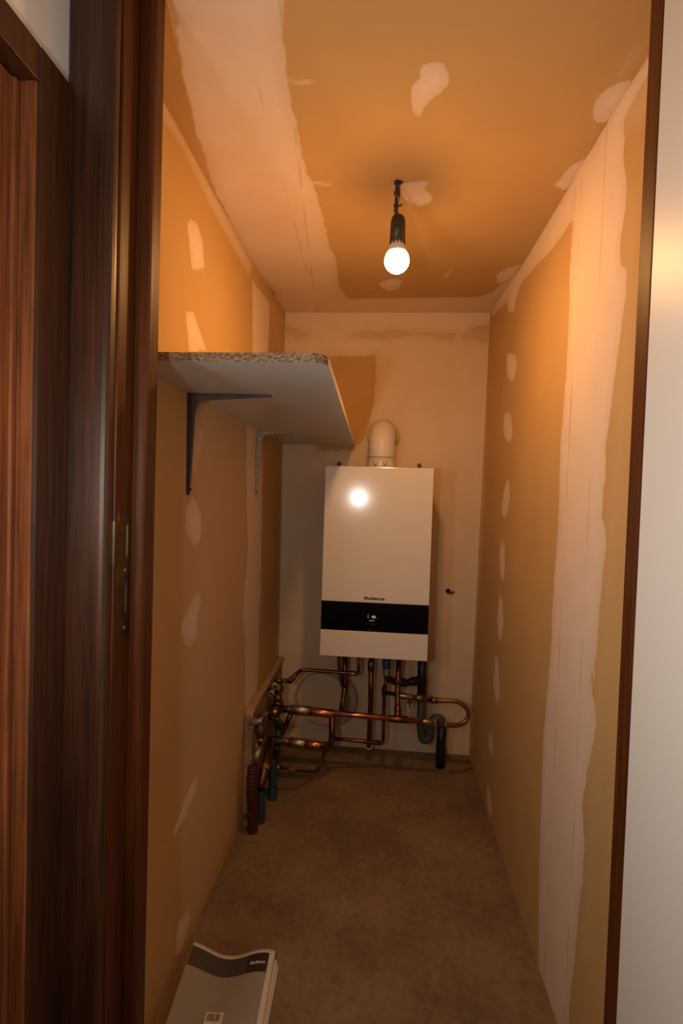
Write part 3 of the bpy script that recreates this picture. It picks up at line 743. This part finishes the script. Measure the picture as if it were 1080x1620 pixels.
# flue elbow
fx, fy = -0.018, 2.243
flu = thing('flue_elbow', 'cream flue elbow rising from the top of the boiler', 'flue pipe', (fx, fy, BZ1))
mb = MB()
cen = [(fx, fy, 1.375 + 0.055*i/4) for i in range(5)]
R = 0.075
cen += [(fx, fy + R - R*math.cos(PI/2*i/12), 1.430 + R*math.sin(PI/2*i/12)) for i in range(1, 13)]
cen += [(fx, yb(1.5)-0.002, 1.505)]
mb.tube(cen, 0.0565, 32)
part(flu, mb, 'elbow', M['flue_white'])
mb = MB().lathe((fx, fy, BZ1), (fx, fy, 9), [(0.0, 0.0), (0.0, 0.0655), (0.004, 0.0655), (0.006, 0.0585), (0.046, 0.0585), (0.047, 0.0600), (0.0500, 0.0600), (0.0505, 0.0570), (0.0510, 0.0)], 36)
co = part(flu, mb, 'collar', M['flue_white'])
mb = MB().lathe((fx, fy, 1.3835), (fx, fy, 9), [(0, 0.056), (0, 0.0586), (0.0022, 0.0586), (0.0022, 0.056)], 36)
part(flu, mb, 'seal_ring', M['dark_gap'])
for dx in (-0.024, 0.016):
    yy = fy - math.sqrt(0.0585**2 - dx*dx)
    mb = MB().lathe((fx+dx, yy+0.002, 1.357), (fx+dx, yy-1, 1.357), [(0, 0), (0, 0.0095), (0.005, 0.0095), (0.006, 0.007), (0.006, 0)], 16)
    part(flu, mb, 'test_port', M['zinc'])
mb = MB()
rng = random.Random(3)
pts = []
for i in range(41):
    a = 2*PI*i/40
    rr = 0.0605 + 0.004*rng.random()
    pts.append((fx + rr*math.cos(a), yb(1.5)-0.006, 1.505 + rr*math.sin(a)))
pts[-1] = pts[0]
mb.tube(pts, lambda t: 0.0085 + 0.0025*math.sin(t*37), 8)
mb.tube([(fx+0.068, yb(1.5)-0.008, 1.515), (fx+0.073, yb(1.5)-0.010, 1.498), (fx+0.067, yb(1.5)-0.008, 1.462)], lambda t: 0.006+0.004*math.sin(t*PI), 8)
o = mb.build('foam_collar', M['foam']); under(flu, o); o['label'] = 'yellowish foam around the wall opening'

# hanger bolts just above the boiler
def bolt(x, z, label):
    y = yb(z)
    t = thing('hanger_bolt', label, 'bolt', (x, y, z), 'dark bolts above the boiler')
    part(t, MB().lathe((x, y+0.01, z), (x, y-1, z), [(0, 0), (0, 0.0045), (0.030, 0.0045), (0.031, 0)], 12), 'shank', M['zinc'])
    part(t, MB().lathe((x, y-0.003, z), (x, y-1, z), [(0, 0), (0, 0.010), (0.006, 0.010), (0.006, 0)], 6), 'nut', M['dark_gap'])
bolt(0.157, 1.366, 'small dark bolt in the wall above the right end of the boiler')
bolt(-0.217, 1.364, 'small dark bolt in the wall above the left end of the boiler')

# plugged hole at right of the boiler
hx, hz = 0.320, 0.782
hy = yb(hz)
t = thing('wall_plug', 'brown plugged hole in the wall right of the boiler', 'wall plug', (hx, hy, hz))
mb = MB().lathe((hx-0.008, hy+0.01, hz+0.002), (hx-0.008, hy-1, hz+0.002), [(0, 0), (0.0, 0.0115), (0.0125, 0.0115), (0.0130, 0.0080), (0.0115, 0.0)], 16)
part(t, mb, 'hole_rim', M['dark_gap'])
mb = MB().tube([(hx-0.006, hy+0.004, hz-0.004), (hx+0.004, hy-0.006, hz-0.004), (hx+0.014, hy-0.008, hz-0.006)], lambda q: 0.0075-0.002*q, 10)
part(t, mb, 'plug', M['copper_dull'])
mb = MB()
mb.tube([(hx+0.014, hy-0.003, hz+0.004), (hx+0.022, hy-0.003, hz-0.008)], 0.0035, 8)
part(t, mb, 'crumb', M['plywood'])

# ------------------------------------------------------------------ pipework under the boiler
def pipe(name, label, cat, pts, r, mat, fillet=0.03, group=None, n=14):
    t = thing(name, label, cat, pts[0], group)
    part(t, MB().tube(pts, r, n, fillet), 'pipe_run', mat)
    return t
def ring(t, a, b, r, ln, mat, name='fitting', n=16, start=0.0):
    """a turned fitting of length ln on the axis a -> b"""
    a = Vector(a); b = Vector(b); d = (b-a).normalized(); a = a + d*start
    part(t, MB().lathe(a, b, [(0, r*0.5), (0, r*0.94), (0.0012, r), (ln-0.0012, r), (ln, r*0.94), (ln, r*0.5)], n), name, mat)
def nut(t, a, b, r, ln, mat, start=0.0): ring(t, a, b, r, ln, mat, 'hex_nut', 6, start)

# thin pipe from the boiler to the upper valve
p = [(-0.089, 2.200, 0.538), (-0.086, 2.200, 0.438), (-0.341, 2.200, 0.442), (-0.378, 2.120, 0.415)]
t = pipe('copper_pipe', 'thin copper pipe leaving the boiler and bending left to the upper valve', 'pipe', p, 0.0080, M['copper_dull'], 0.022, 'copper pipes under the boiler')
ring(t, p[1], p[2], 0.0105, 0.030, M['copper'], 'elbow', start=0.012)
nut(t, p[3], p[2], 0.0135, 0.014, M['brass'])
nut(t, p[3], p[2], 0.0130, 0.012, M['brass'], start=0.020)
ring(t, p[3], p[2], 0.0110, 0.020, M['brass'], 'compression_sleeve', start=0.034)

# pair of grey tubes dropping behind the main pipe
p = [(-0.152, 2.260, 0.516), (-0.149, 2.260, 0.344), (-0.156, 2.200, 0.260)]
t = pipe('copper_pipe', 'dark copper pipe dropping from the boiler left end behind the main pipe', 'pipe', p, 0.0125, M['copper_dull'], 0.03, 'copper pipes under the boiler')
ring(t, p[0], p[1], 0.0155, 0.03, M['copper_dull'], 'socket', start=0.13)
p = [(-0.186, 2.300, 0.502), (-0.181, 2.300, 0.415), (-0.164, 2.300, 0.340)]
dt = MB().tube(p, 0.0065, 12, 0.03); part(bo, dt, 'drip_tube', M['grey_plastic'])

# coiled hose on the wall
cx, cz = -0.252, 0.232
pts = []
for i in range(60):
    a = math.radians(205 - 330*i/59)
    rr = 0.138 + 0.012*math.sin(a*1.0)
    pts.append((cx + rr*math.cos(a), 2.385 - 0.010*math.cos(a), cz + rr*0.93*math.sin(a)))
t = thing('coiled_hose', 'pale hose coiled in one big loop against the back wall', 'hose', (cx, 2.39, cz))
part(t, MB().tube(pts, lambda q: 0.0045 + 0.0165*max(0, math.sin(min(max((q-0.30)/0.55, 0), 1)*PI)), 12), 'hose_loop', M['pale_hose'])

# main horizontal pipe
YM = 2.12
A = (-0.430, 2.120, 0.294); B = (-0.367, 2.120, 0.296); B2 = (-0.290, 2.120, 0.293); D = (-0.177, 2.120, 0.287); E = (0.190, 2.120, 0.282); E2 = (0.232, 2.120, 0.279); E3 = (0.279, 2.120, 0.275)
t = thing('copper_pipe', 'thick bright copper pipe running across under the boiler', 'pipe', B, 'copper pipes under the boiler')
part(t, MB().tube([B, E], 0.0118, 18), 'pipe_run', M['copper'])
ring(t, B, B2, 0.0205, 0.078, M['nickel'], 'sleeve', 20)
nut(t, A, B, 0.0215, 0.022, M['brass'], start=0.006)
ring(t, A, B, 0.0150, 0.050, M['brass_dull'], 'nipple', start=0.028)
ring(t, B2, D, 0.0178, 0.105, M['copper'], 'reducing_socket', 20)
Tm = (0.090, 2.120, 0.283)
ring(t, (Tm[0]-0.035, Tm[1], Tm[2]+0.001), E, 0.0148, 0.072, M['copper_dull'], 'tee')
ring(t, E, E2, 0.0120, 0.040, M['brass'], 'tail_piece')
nut(t, E2, E3, 0.0150, 0.016, M['nickel'])

# lower pipe stub and its thin continuation
A = (-0.427, 2.060, 0.186); B = (-0.358, 2.060, 0.183); C2 = (-0.289, 2.060, 0.180); D = (-0.215, 2.060, 0.178); D2 = (-0.194, 2.120, 0.155)
t = thing('copper_pipe', 'short copper pipe with grey sleeve below the thick pipe at left', 'pipe', B, 'copper pipes under the boiler')
part(t, MB().tube([C2, D, (-0.186, 2.120, 0.161), (-0.190, 2.120, 0.283)], 0.0135, 16, 0.03), 'pipe_run', M['copper_dull'])
ring(t, C2, D, 0.0165, 0.060, M['copper'], 'socket')
ring(t, B, C2, 0.0200, 0.066, M['nickel'], 'sleeve', 20)
ring(t, A, B, 0.0165, 0.068, M['brass_dull'], 'nipple')
nut(t, A, B, 0.0215, 0.018, M['brass'], start=0.036)
p = [(-0.186, 2.135, 0.176), (0.031, 2.200, 0.138), (0.029, 2.200, 0.378), (0.035, 2.200, 0.426)]
t = pipe('copper_pipe', 'narrow copper pipe dropping under the blue cap and turning left at the floor', 'pipe', p, 0.0080, M['copper_dull'], 0.02, 'copper pipes under the boiler')
ring(t, p[1], p[0], 0.0105, 0.028, M['copper_dull'], 'elbow', start=0.016)
ring(t, (0.029, 2.200, 0.367), (0.027, 2.200, 0.433), 0.0115, 0.036, M['copper_dull'], 'tee', start=-0.018)

# vertical risers
p = [(-0.034, 2.240, 0.512), (-0.030, 2.240, 0.302), (-0.031, 2.260, 0.122), (-0.033, 2.300, 0.070), (-0.034, 2.380, 0.021)]
t = pipe('copper_pipe', 'vertical copper riser under the middle of the boiler', 'pipe', p, 0.0118, M['copper_dull'], 0.02, 'copper pipes under the boiler')
ring(t, p[0], p[1], 0.0150, 0.040, M['brass_dull'], 'union', start=0.03)
nut(t, p[3], p[4], 0.0190, 0.022, M['brass_dull'], start=-0.012)
p = [(0.087, 2.200, 0.531), (0.085, 2.180, 0.389), (0.087, 2.120, 0.283)]
t = pipe('copper_pipe', 'vertical copper pipe joining the thick pipe with a tee at right', 'pipe', p, 0.0118, M['copper_dull'], 0.03, 'copper pipes under the boiler')
ring(t, p[2], p[1], 0.0150, 0.045, M['copper_dull'], 'tee_branch', start=0.008)
ring(t, p[1], p[0], 0.0150, 0.030, M['copper_dull'], 'socket', start=0.02)

# blue-capped drain valve
a = (0.032, 2.180, 0.523); b = (0.034, 2.180, 0.479); c = (0.035, 2.180, 0.446)
t = thing('drain_valve', 'small drain valve with blue cap under the boiler', 'valve', a)
part(t, MB().lathe(a, b, [(0, 0), (0, 0.017), (0.030, 0.0185), (0.044, 0.0185), (0.047, 0.015), (0.047, 0)], 18), 'cap', M['blue_plastic'])
nut(t, b, c, 0.0150, 0.032, M['zinc'], start=0.002)
e = (0.041, 2.200, 0.423)
part(t, MB().tube([c, e, (0.083, 2.220, 0.402)], 0.0150, 14, 0.02), 'outlet_elbow', M['brass_dull'])

# black condensate drain with trap
t = thing('drain_pipe', 'black plastic drain pipe with grey trap at the right under the boiler', 'drain pipe', (0.193, 2.300, 0.501))
part(t, MB().tube([(0.196, 2.300, 0.507), (0.196, 2.300, 0.409), (0.199, 2.300, 0.322)], 0.0205, 18), 'downpipe', M['black_plastic'])
ring(t, (0.197, 2.300, 0.386), (0.193, 2.300, 0.495), 0.0235, 0.040, M['black_plastic'], 'branch_socket', start=-0.020)
part(t, MB().tube([(0.084, 2.240, 0.397), (0.132, 2.260, 0.390), (0.190, 2.290, 0.397)], lambda q: 0.0165+0.0035*math.sin(q*9), 14, 0.03), 'side_hose', M['black_plastic'])
part(t, MB().tube([(0.199, 2.300, 0.328), (0.199, 2.300, 0.177), (0.209, 2.300, 0.120), (0.235, 2.300, 0.121), (0.244, 2.300, 0.180), (0.257, 2.300, 0.222), (0.285, 2.300, 0.223), (0.295, 2.300, 0.178)], 0.0190, 16, 0.03), 'trap', M['grey_plastic'])
part(t, MB().tube([(0.295, 2.300, 0.184), (0.292, 2.300, 0.102), ((0.293, 2.300, 0.067)[0], 2.30, 0.0)], 0.0215, 16, 0.02), 'floor_stub', M['black_plastic'])
ring(t, (0.199, 2.300, 0.328), (0.201, 2.300, 0.279), 0.0220, 0.020, M['grey_plastic'], 'trap_nut')

# filling loop: tap, braided hose, lower connection
p0 = (0.040, 2.195, 0.364); p1 = (0.094, 2.160, 0.370); p2 = (0.137, 2.160, 0.364); p3 = (0.174, 2.160, 0.364); p4 = (0.230, 2.160, 0.357)
t = thing('filling_tap', 'small brass tap on the branch above the thick pipe', 'tap', p0)
part(t, MB().tube([p0, p1, p2], 0.0085, 14, 0.01), 'branch_tube', M['brass_dull'])
ring(t, p1, p2, 0.0125, 0.055, M['brass'], 'tap_body')
part(t, MB().tube([p2, p4], 0.0100, 14), 'tail_tube', M['brass_dull'])
ring(t, p3, p4, 0.0165, 0.030, M['brass_dull'], 'check_valve', start=-0.01)
nut(t, p3, p4, 0.0190, 0.014, M['brass_dull'], start=0.022)
q = (p2[0], p2[1], p2[2]-0.012)
part(t, MB().lathe(q, (q[0], q[1], 0), [(-0.012, 0.006), (0.006, 0.006), (0.010, 0.008), (0.012, 0.0)], 12), 'spindle', M['brass_dull'])
mb = MB().box(q[0]-0.016, q[0]+0.012, q[1]-0.003, q[1]+0.003, q[2]-0.014, q[2]-0.007); mb.box(q[0]-0.003, q[0]+0.003, q[1]-0.003, q[1]+0.003, q[2]-0.030, q[2]-0.012)
part(t, mb, 'lever', M['brass_dull'], bevel=0.0015)
hp = [(0.230, 2.160, 0.357), (0.275, 2.160, 0.358), (0.318, 2.160, 0.360), (0.352, 2.160, 0.351), (0.377, 2.160, 0.331), (0.385, 2.160, 0.307), (0.376, 2.160, 0.280), (0.349, 2.150, 0.266), (0.312, 2.130, 0.268), (0.279, 2.120, 0.275)]
t = thing('filling_hose', 'braided copper-toned hose bent in a U at the right wall', 'hose', hp[0])
def smooth(pts, k=6):
    P = [Vector(p) for p in pts]; out = []
    for i in range(len(P)-1):
        a = P[max(i-1, 0)]; b = P[i]; c = P[i+1]; d = P[min(i+2, len(P)-1)]
        for j in range(k):
            s = j/k
            out.append(0.5*((2*b) + (c-a)*s + (2*a-5*b+4*c-d)*s*s + (3*b-a-3*c+d)*s**3))
    out.append(P[-1]); return out
mh, nt, bb = new_mat('braided_hose')
bb.inputs['Metallic'].default_value = 0.8; bb.inputs['Roughness'].default_value = 0.4
tcn = N(nt, 'ShaderNodeTexCoord'); ck = N(nt, 'ShaderNodeTexNoise'); ck.inputs['Scale'].default_value = 260
nt.links.new(tcn.outputs['Object'], ck.inputs['Vector'])
rp = N(nt, 'ShaderNodeValToRGB'); rp.color_ramp.elements[0].color = (0.16, 0.09, 0.045, 1); rp.color_ramp.elements[1].color = (0.42, 0.27, 0.15, 1)
rp.color_ramp.elements[0].position = 0.35; rp.color_ramp.elements[1].position = 0.65
nt.links.new(ck.outputs['Fac'], rp.inputs['Fac']); nt.links.new(rp.outputs['Color'], bb.inputs['Base Color'])
M['braid'] = mh
part(t, MB().tube(smooth(hp), 0.0098, 14), 'hose_body', M['braid'])
ring(t, hp[0], hp[1], 0.0125, 0.024, M['brass_dull'], 'ferrule')
ring(t, hp[-1], hp[-2], 0.0120, 0.022, M['nickel'], 'ferrule')

# ------------------------------------------------------------------ manifold board at left
t = thing('pipe_board', 'red-brown board on the left wall behind the brass valves', 'board', (-0.472, 2.08, 0.03))
ybs = [(1.805, 0.035), (1.805, 0.398), (1.835, 0.412), (2.385, 0.432), (2.385, 0.035)]
mb = MB(); mb.prism(ybs, lambda a, b, d: (d, a, b), -0.482, -0.462)
pb = part(t, mb, 'panel', M['plywood'])
mb = MB()
mb.prism([(1.803, 0.033), (1.803, 0.400), (1.833, 0.414), (2.385, 0.434), (2.385, 0.424), (1.838, 0.402), (1.813, 0.392), (1.813, 0.033)], lambda a, b, d: (d, a, b), -0.482, -0.452)
part(t, mb, 'edging', M['ply_edge'], bevel=0.001)

def vbody(t, c, ax, ln, r, mat, nm='valve_body'):
    c = Vector(c); ax = Vector(ax).normalized(); a = c - ax*ln/2
    part(t, MB().lathe(a, a+ax, [(0, 0), (0, r*0.85), (ln*0.12, r*0.85), (ln*0.16, r*0.68), (ln*0.3, r*0.72), (ln*0.42, r), (ln*0.58, r), (ln*0.7, r*0.72), (ln*0.84, r*0.68), (ln*0.88, r*0.85), (ln, r*0.85), (ln, 0)], 16), nm, mat)

# upper rear valve feeding the thin pipe
c = (-0.420, 2.100, 0.387)
t = thing('brass_valve', 'brass valve at the top of the board under the thin pipe', 'valve', c, 'brass valves on the board')
vbody(t, c, (0, 0.2, 1), 0.085, 0.022, M['brass_dull'])
ring(t, (c[0]-0.045, c[1], c[2]+0.012), (c[0], c[1], c[2]+0.012), 0.017, 0.03, M['brass'], 'flange')
ring(t, (c[0]-0.02, c[1]-0.05, c[2]-0.005), (c[0]-0.02, c[1], c[2]-0.005), 0.0165, 0.012, M['zinc'], 'flange')
ring(t, (c[0]-0.01, c[1]-0.04, c[2]+0.024), (c[0]-0.01, c[1], c[2]+0.024), 0.0170, 0.010, M['zinc'], 'flange')
part(t, MB().tube([(c[0], c[1], c[2]+0.03), (c[0]+0.008, c[1]+0.012, c[2]+0.035), (-0.378, 2.120, 0.415)], 0.0095, 12, 0.01), 'outlet', M['brass'])
# middle valve on the thick pipe
c = (-0.417, 2.100, 0.298)
t = thing('brass_valve', 'brass valve at the left end of the thick copper pipe', 'valve', c, 'brass valves on the board')
vbody(t, (c[0]-0.012, c[1], c[2]), (0.35, 0, 1), 0.080, 0.026, M['brass_dull'])
ring(t, (c[0]-0.030, c[1]-0.03, c[2]+0.002), (c[0], c[1]-0.03, c[2]+0.002), 0.0165, 0.032, M['brass'], 'knob')
part(t, MB().lathe((c[0]+0.012, c[1]-0.028, c[2]-0.050), (c[0]+0.012, c[1]-1, c[2]-0.050), [(0, 0), (0, 0.021), (0.010, 0.021), (0.012, 0.018), (0.012, 0)], 18), 'hand_wheel', M['black_plastic'])
part(t, MB().tube([(c[0]-0.008, c[1], c[2]-0.03), (c[0]+0.004, c[1], c[2]-0.085), (c[0]+0.0, c[1]-0.02, c[2]-0.13)], 0.0140, 12, 0.02), 'down_leg', M['grey_plastic'])
part(t, MB().lathe((c[0]+0.006, c[1]-0.012, c[2]-0.098), (c[0]+0.006, c[1]-1, c[2]-0.098), [(0, 0), (0, 0.006), (0.006, 0.006), (0.007, 0)], 12), 'bleed_screw', M['nickel'])
part(t, MB().tube([(c[0]+0.055, c[1]+0.02, c[2]-0.01), (c[0]+0.030, c[1]+0.02, c[2]-0.075), (c[0]+0.012, c[1]+0.01, c[2]-0.110)], 0.0110, 12, 0.02), 'return_leg', M['copper_dull'])
# front valve with open port, red conduit below
c = (-0.420, 1.794, 0.363)
t = thing('brass_valve', 'brass valve at the front edge of the board above the red pipe', 'valve', c, 'brass valves on the board')
vbody(t, (c[0], c[1], c[2]-0.012), (0, 0, 1), 0.105, 0.021, M['brass_dull'])
ring(t, (c[0]-0.035, c[1]-0.012, c[2]+0.020), (c[0]+0.03, c[1]-0.012, c[2]+0.035), 0.012, 0.045, M['zinc'], 'union')
nut(t, (c[0]-0.045, c[1], c[2]+0.002), (c[0]+0.03, c[1], c[2]+0.012), 0.0160, 0.026, M['zinc'])
nut(t, (c[0]+0.000, c[1]+0.02, c[2]+0.034), (c[0]+0.03, c[1]+0.02, c[2]+0.030), 0.0190, 0.020, M['brass'])
d = (-0.415, 1.769, 0.318)
part(t, MB().lathe((d[0], d[1]+0.03, d[2]), (d[0], d[1]-1, d[2]), [(0, 0), (0, 0.0175), (0.040, 0.0175), (0.042, 0.0155), (0.042, 0.0115), (0.012, 0.0115), (0.012, 0)], 20), 'open_port', M['brass'])
part(t, MB().tube([(d[0], d[1]+0.015, d[2]-0.012), (-0.418, 1.739, 0.287), (-0.425, 1.752, 0.250)], 0.0125, 12, 0.01), 'down_leg', M['zinc'])
# lower elbow valve on the blue conduit
a = (-0.427, 2.060, 0.186)
c = (a[0]-0.004, a[1]-0.01, a[2])
t = thing('brass_valve', 'brass elbow valve at the end of the short lower pipe', 'valve', c, 'brass valves on the board')
part(t, MB().tube([a, (a[0]-0.012, a[1]-0.008, a[2]), (-0.420, 1.946, 0.194), (-0.420, 1.874, 0.169), (-0.420, 1.820, 0.119)], lambda q: 0.0185 - 0.003*q, 16, 0.02), 'elbow_body', M['brass_dull'])
nut(t, (-0.420, 1.884, 0.176), (-0.420, 1.856, 0.154), 0.0215, 0.020, M['brass'])
part(t, MB().lathe((a[0]+0.016, a[1]-0.010, a[2]-0.035), (a[0]+0.016, a[1]-1, a[2]-0.035), [(0, 0), (0, 0.020), (0.014, 0.020), (0.016, 0.016), (0.016, 0)], 18), 'hand_wheel', M['black_plastic'])
part(t, MB().tube([(a[0]+0.02, a[1], a[2]-0.02), (a[0]+0.016, a[1], a[2]-0.05)], 0.0105, 12), 'stem', M['nickel'])

def conduit(name, label, pts, r, mat, group):
    t = thing(name, label, 'pipe', pts[-1], group)
    P = smooth(pts, 24); nP = len(P)
    part(t, MB().tube(P, lambda q: r*(1 + 0.07*math.sin(q*2*PI*nP/4)), 14), 'corrugated_sleeve', mat)
    return t
def fl0(p, dz=0.0): return (p[0], p[1], dz)
a = (-0.430, 1.736, 0.249); b = (-0.430, 1.726, 0.180)
conduit('corrugated_pipe', 'red corrugated pipe rising from the floor at the front of the board', [a, b, (b[0], b[1]+0.02, 0.08), (b[0], b[1]+0.03, 0.0)], 0.0185, M['red_conduit'], 'corrugated floor pipes')
a = (-0.420, 1.822, 0.109)
conduit('corrugated_pipe', 'blue corrugated pipe rising from the floor beside the red pipe', [a, (a[0]+0.001, a[1]-0.005, 0.05), (a[0]+0.002, a[1]-0.008, 0.0)], 0.0185, M['blue_conduit'], 'corrugated floor pipes')
a = (-0.405, 1.966, 0.128)
conduit('corrugated_pipe', 'blue corrugated pipe rearmost beside the low thin pipe', [a, (a[0]+0.001, a[1]-0.002, 0.06), (a[0]+0.003, a[1]-0.008, 0.0)], 0.0165, M['blue_conduit'], 'corrugated floor pipes')
p = [(-0.399, 1.990, 0.113), (-0.312, 1.990, 0.105), (-0.250, 2.120, 0.031), (-0.215, 2.200, 0.109)]
t = pipe('copper_pipe', 'lowest thin copper pipe just above the floor at left', 'pipe', p, 0.0055, M['copper_dull'], 0.02, 'copper pipes under the boiler')
ring(t, p[0], p[1], 0.0085, 0.014, M['brass'], 'olive')

# ------------------------------------------------------------------ booklets on the floor
BXL, BYT = -0.452, 1.248
PW, PH = 0.212, 0.297
def booklet(label, ox, oy, rot, zb, thick, wave, cover):
    t = thing('booklet', label, 'booklet', (BXL+ox+PW/2, BYT+oy-PH/2, zb), 'manuals on the floor')
    ca, sa = math.cos(rot), math.sin(rot)
    def wav(u, v):      # u across 0..1, v down 0..1
        w = wave*(0.5 + 0.5*math.cos(u*2*PI*1.12))*(1-0.55*v)
        w += wave*0.35*max(0, 1-u*2.6)**2*(1-v)
        return max(w, 0.0)
    def at(x, y, dz):   # x across, y down from the top edge
        u, v = x/PW, y/PH
        return (BXL+ox + x*ca + y*sa, BYT+oy + x*sa - y*ca, zb + wav(u, v) + dz)
    nu, nv = 32, 30
    mb = MB()
    top = [[at(PW*i/nu, PH*j/nv, thick) for j in range(nv+1)] for i in range(nu+1)]
    bot = []
    for i in range(nu+1):
        row = []
        for j in range(nv+1):
            p = at(PW*i/nu, PH*j/nv, 0); row.append((p[0], p[1], zb + 0.75*(p[2]-zb)))
        bot.append(row)
    flat = [p for r in top for p in r] + [p for r in bot for p in r]
    K = (nu+1)*(nv+1); ix = lambda i, j: i*(nv+1)+j
    fs = []
    for i in range(nu):
        for j in range(nv):
            fs.append((ix(i,j), ix(i,j+1), ix(i+1,j+1), ix(i+1,j)))
            fs.append((K+ix(i,j), K+ix(i+1,j), K+ix(i+1,j+1), K+ix(i,j+1)))
    for i in range(nu):
        fs.append((ix(i,0), ix(i+1,0), K+ix(i+1,0), K+ix(i,0))); fs.append((ix(i,nv), K+ix(i,nv), K+ix(i+1,nv), ix(i+1,nv)))
    for j in range(nv):
        fs.append((ix(0,j), K+ix(0,j), K+ix(0,j+1), ix(0,j+1))); fs.append((ix(nu,j), ix(nu,j+1), K+ix(nu,j+1), K+ix(nu,j)))
    mb.add(flat, fs, 0, True)
    part(t, mb, 'pages', M['paper_white'], weld=True)
    if cover:
        def region(name, x0, x1, y0, y1, mat, lift, par=None):
            m = MB(); a, b = 24, 16
            vs = [at(x0+(x1-x0)*i/a, y0+(y1-y0)*j/b, thick+lift) for i in range(a+1) for j in range(b+1)]
            m.add(vs, [(i*(b+1)+j, i*(b+1)+j+1, (i+1)*(b+1)+j+1, (i+1)*(b+1)+j) for i in range(a) for j in range(b)], 0, True)
            o = m.build(name, mat, weld=False)
            if par: o.parent = par
            else: under(t, o)
            return o
        cv = region('cover', 0.001, PW-0.013, 0.011, PH-0.001, M['paper_grey'], 0.0005)
        region('header_band', 0.001, PW-0.013, 0.011, 0.060, M['paper_dark'], 0.0009, cv)
        region('header_block', 0.146, PW-0.013, 0.011, 0.060, M['paper_darker'], 0.0012, cv)
        st = region('barcode_sticker', 0.078, 0.118, 0.146, 0.190, M['paper_white'], 0.0010, cv)
        rng = random.Random(5)
        m = MB(); x = 0.082
        while x < 0.113:
            w = rng.choice((0.0008, 0.0012, 0.0018))
            vs = [at(x, 0.149, thick+0.0013), at(x, 0.166, thick+0.0013), at(x+w, 0.166, thick+0.0013), at(x+w, 0.149, thick+0.0013)]
            m.add(vs, [(0, 1, 2, 3)]); x += w + rng.choice((0.0008, 0.0014))
        o = m.build('barcode', M['ink'], weld=False); o.parent = cv
        vs, fs = text_mesh('Buderus', 0.0115, offset=0.0004, shear=0.0)
        x0 = min(v[0] for v in vs); x1 = max(v[0] for v in vs); s = 0.037/(x1-x0)
        m = MB(); m.add([at(0.155+(a-x0)*s, 0.0395-b, thick+0.0016) for a, b in vs], fs)
        o = m.build('brand_lettering', M['paper_text'], weld=False); o.parent = cv
        m = MB(); x = 0.026
        for w in (0.006, 0.010, 0.004, 0.009, 0.007):
            m.add([at(x, 0.035, thick+0.0013), at(x, 0.0375, thick+0.0013), at(x+w, 0.0375, thick+0.0013), at(x+w, 0.035, thick+0.0013)], [(0,1,2,3)]); x += w+0.002
        o = m.build('faint_title', M['paper_faint'], weld=False); o.parent = cv
    return t
booklet('white-edged booklet lowest in the stack on the floor', 0.012, -0.006, math.radians(2.0), 0.0005, 0.0035, 0.004, False)
booklet('white-edged booklet in the middle of the stack on the floor', 0.007, -0.003, math.radians(2.6), 0.0048, 0.0040, 0.008, False)
booklet('grey manual with dark header band and barcode on top of the stack', 0.0, 0.0, math.radians(3.0), 0.0098, 0.0040, 0.024, True)

# ------------------------------------------------------------------ lights
fl_ = bpy.data.lights.new('camera_flash', 'SPOT')
fl_.energy = 11.0; fl_.color = (1.0, 0.93, 0.83); fl_.shadow_soft_size = 0.028
fl_.spot_size = math.radians(150); fl_.spot_blend = 1.0
fo = bpy.data.objects.new('camera_flash', fl_); C.objects.link(fo)
fo.location = (-0.205, 0.0, 1.210)
fo.rotation_euler = (Vector((-0.05, 1.0, 0.10))).to_track_quat('-Z', 'Y').to_euler()

hl = bpy.data.lights.new('door_fill', 'AREA'); hl.shape = 'DISK'; hl.size = 0.28  # added fill without a fixture, brightens the white door from the hall side
hl.energy = 4.3; hl.color = (1.0, 0.95, 0.88)
ho = bpy.data.objects.new('door_fill', hl); C.objects.link(ho); ho.location = (XH+0.012, 0.35, 1.22); ho.rotation_euler = (0, math.radians(-90), 0)

w = bpy.data.worlds.new('world'); bpy.context.scene.world = w; w.use_nodes = True
w.node_tree.nodes['Background'].inputs['Color'].default_value = (0.05, 0.05, 0.05, 1)
w.node_tree.nodes['Background'].inputs['Strength'].default_value = 0.2

# ------------------------------------------------------------------ camera
cam = bpy.data.cameras.new('camera'); co = bpy.data.objects.new('camera', cam); C.objects.link(co)
cam.sensor_fit = 'VERTICAL'; cam.sensor_height = 36.0; cam.lens = 803.0/1620*36.0
cam.clip_start = 0.02
yaw, pitch, roll = 0.08303, 0.02808, -0.03098
f = Vector((-math.sin(yaw), math.cos(yaw), 0)); r = Vector((math.cos(yaw), math.sin(yaw), 0)); u = Vector((0, 0, 1))
f2 = math.cos(pitch)*f - math.sin(pitch)*u; u2 = math.sin(pitch)*f + math.cos(pitch)*u
r3 = math.cos(roll)*r - math.sin(roll)*u2; u3 = math.sin(roll)*r + math.cos(roll)*u2
Mx = Matrix((r3, u3, -f2)).transposed().to_4x4(); Mx.translation = (0, 0, 1.205)
co.matrix_world = Mx
sc = bpy.context.scene
sc.camera = co
sc.view_settings.view_transform = 'Standard'; sc.view_settings.look = 'None'
sc.view_settings.gamma = 1.0; sc.view_settings.exposure = 0.0
sc.view_settings.use_curve_mapping = False
sc.cycles.use_denoising = True
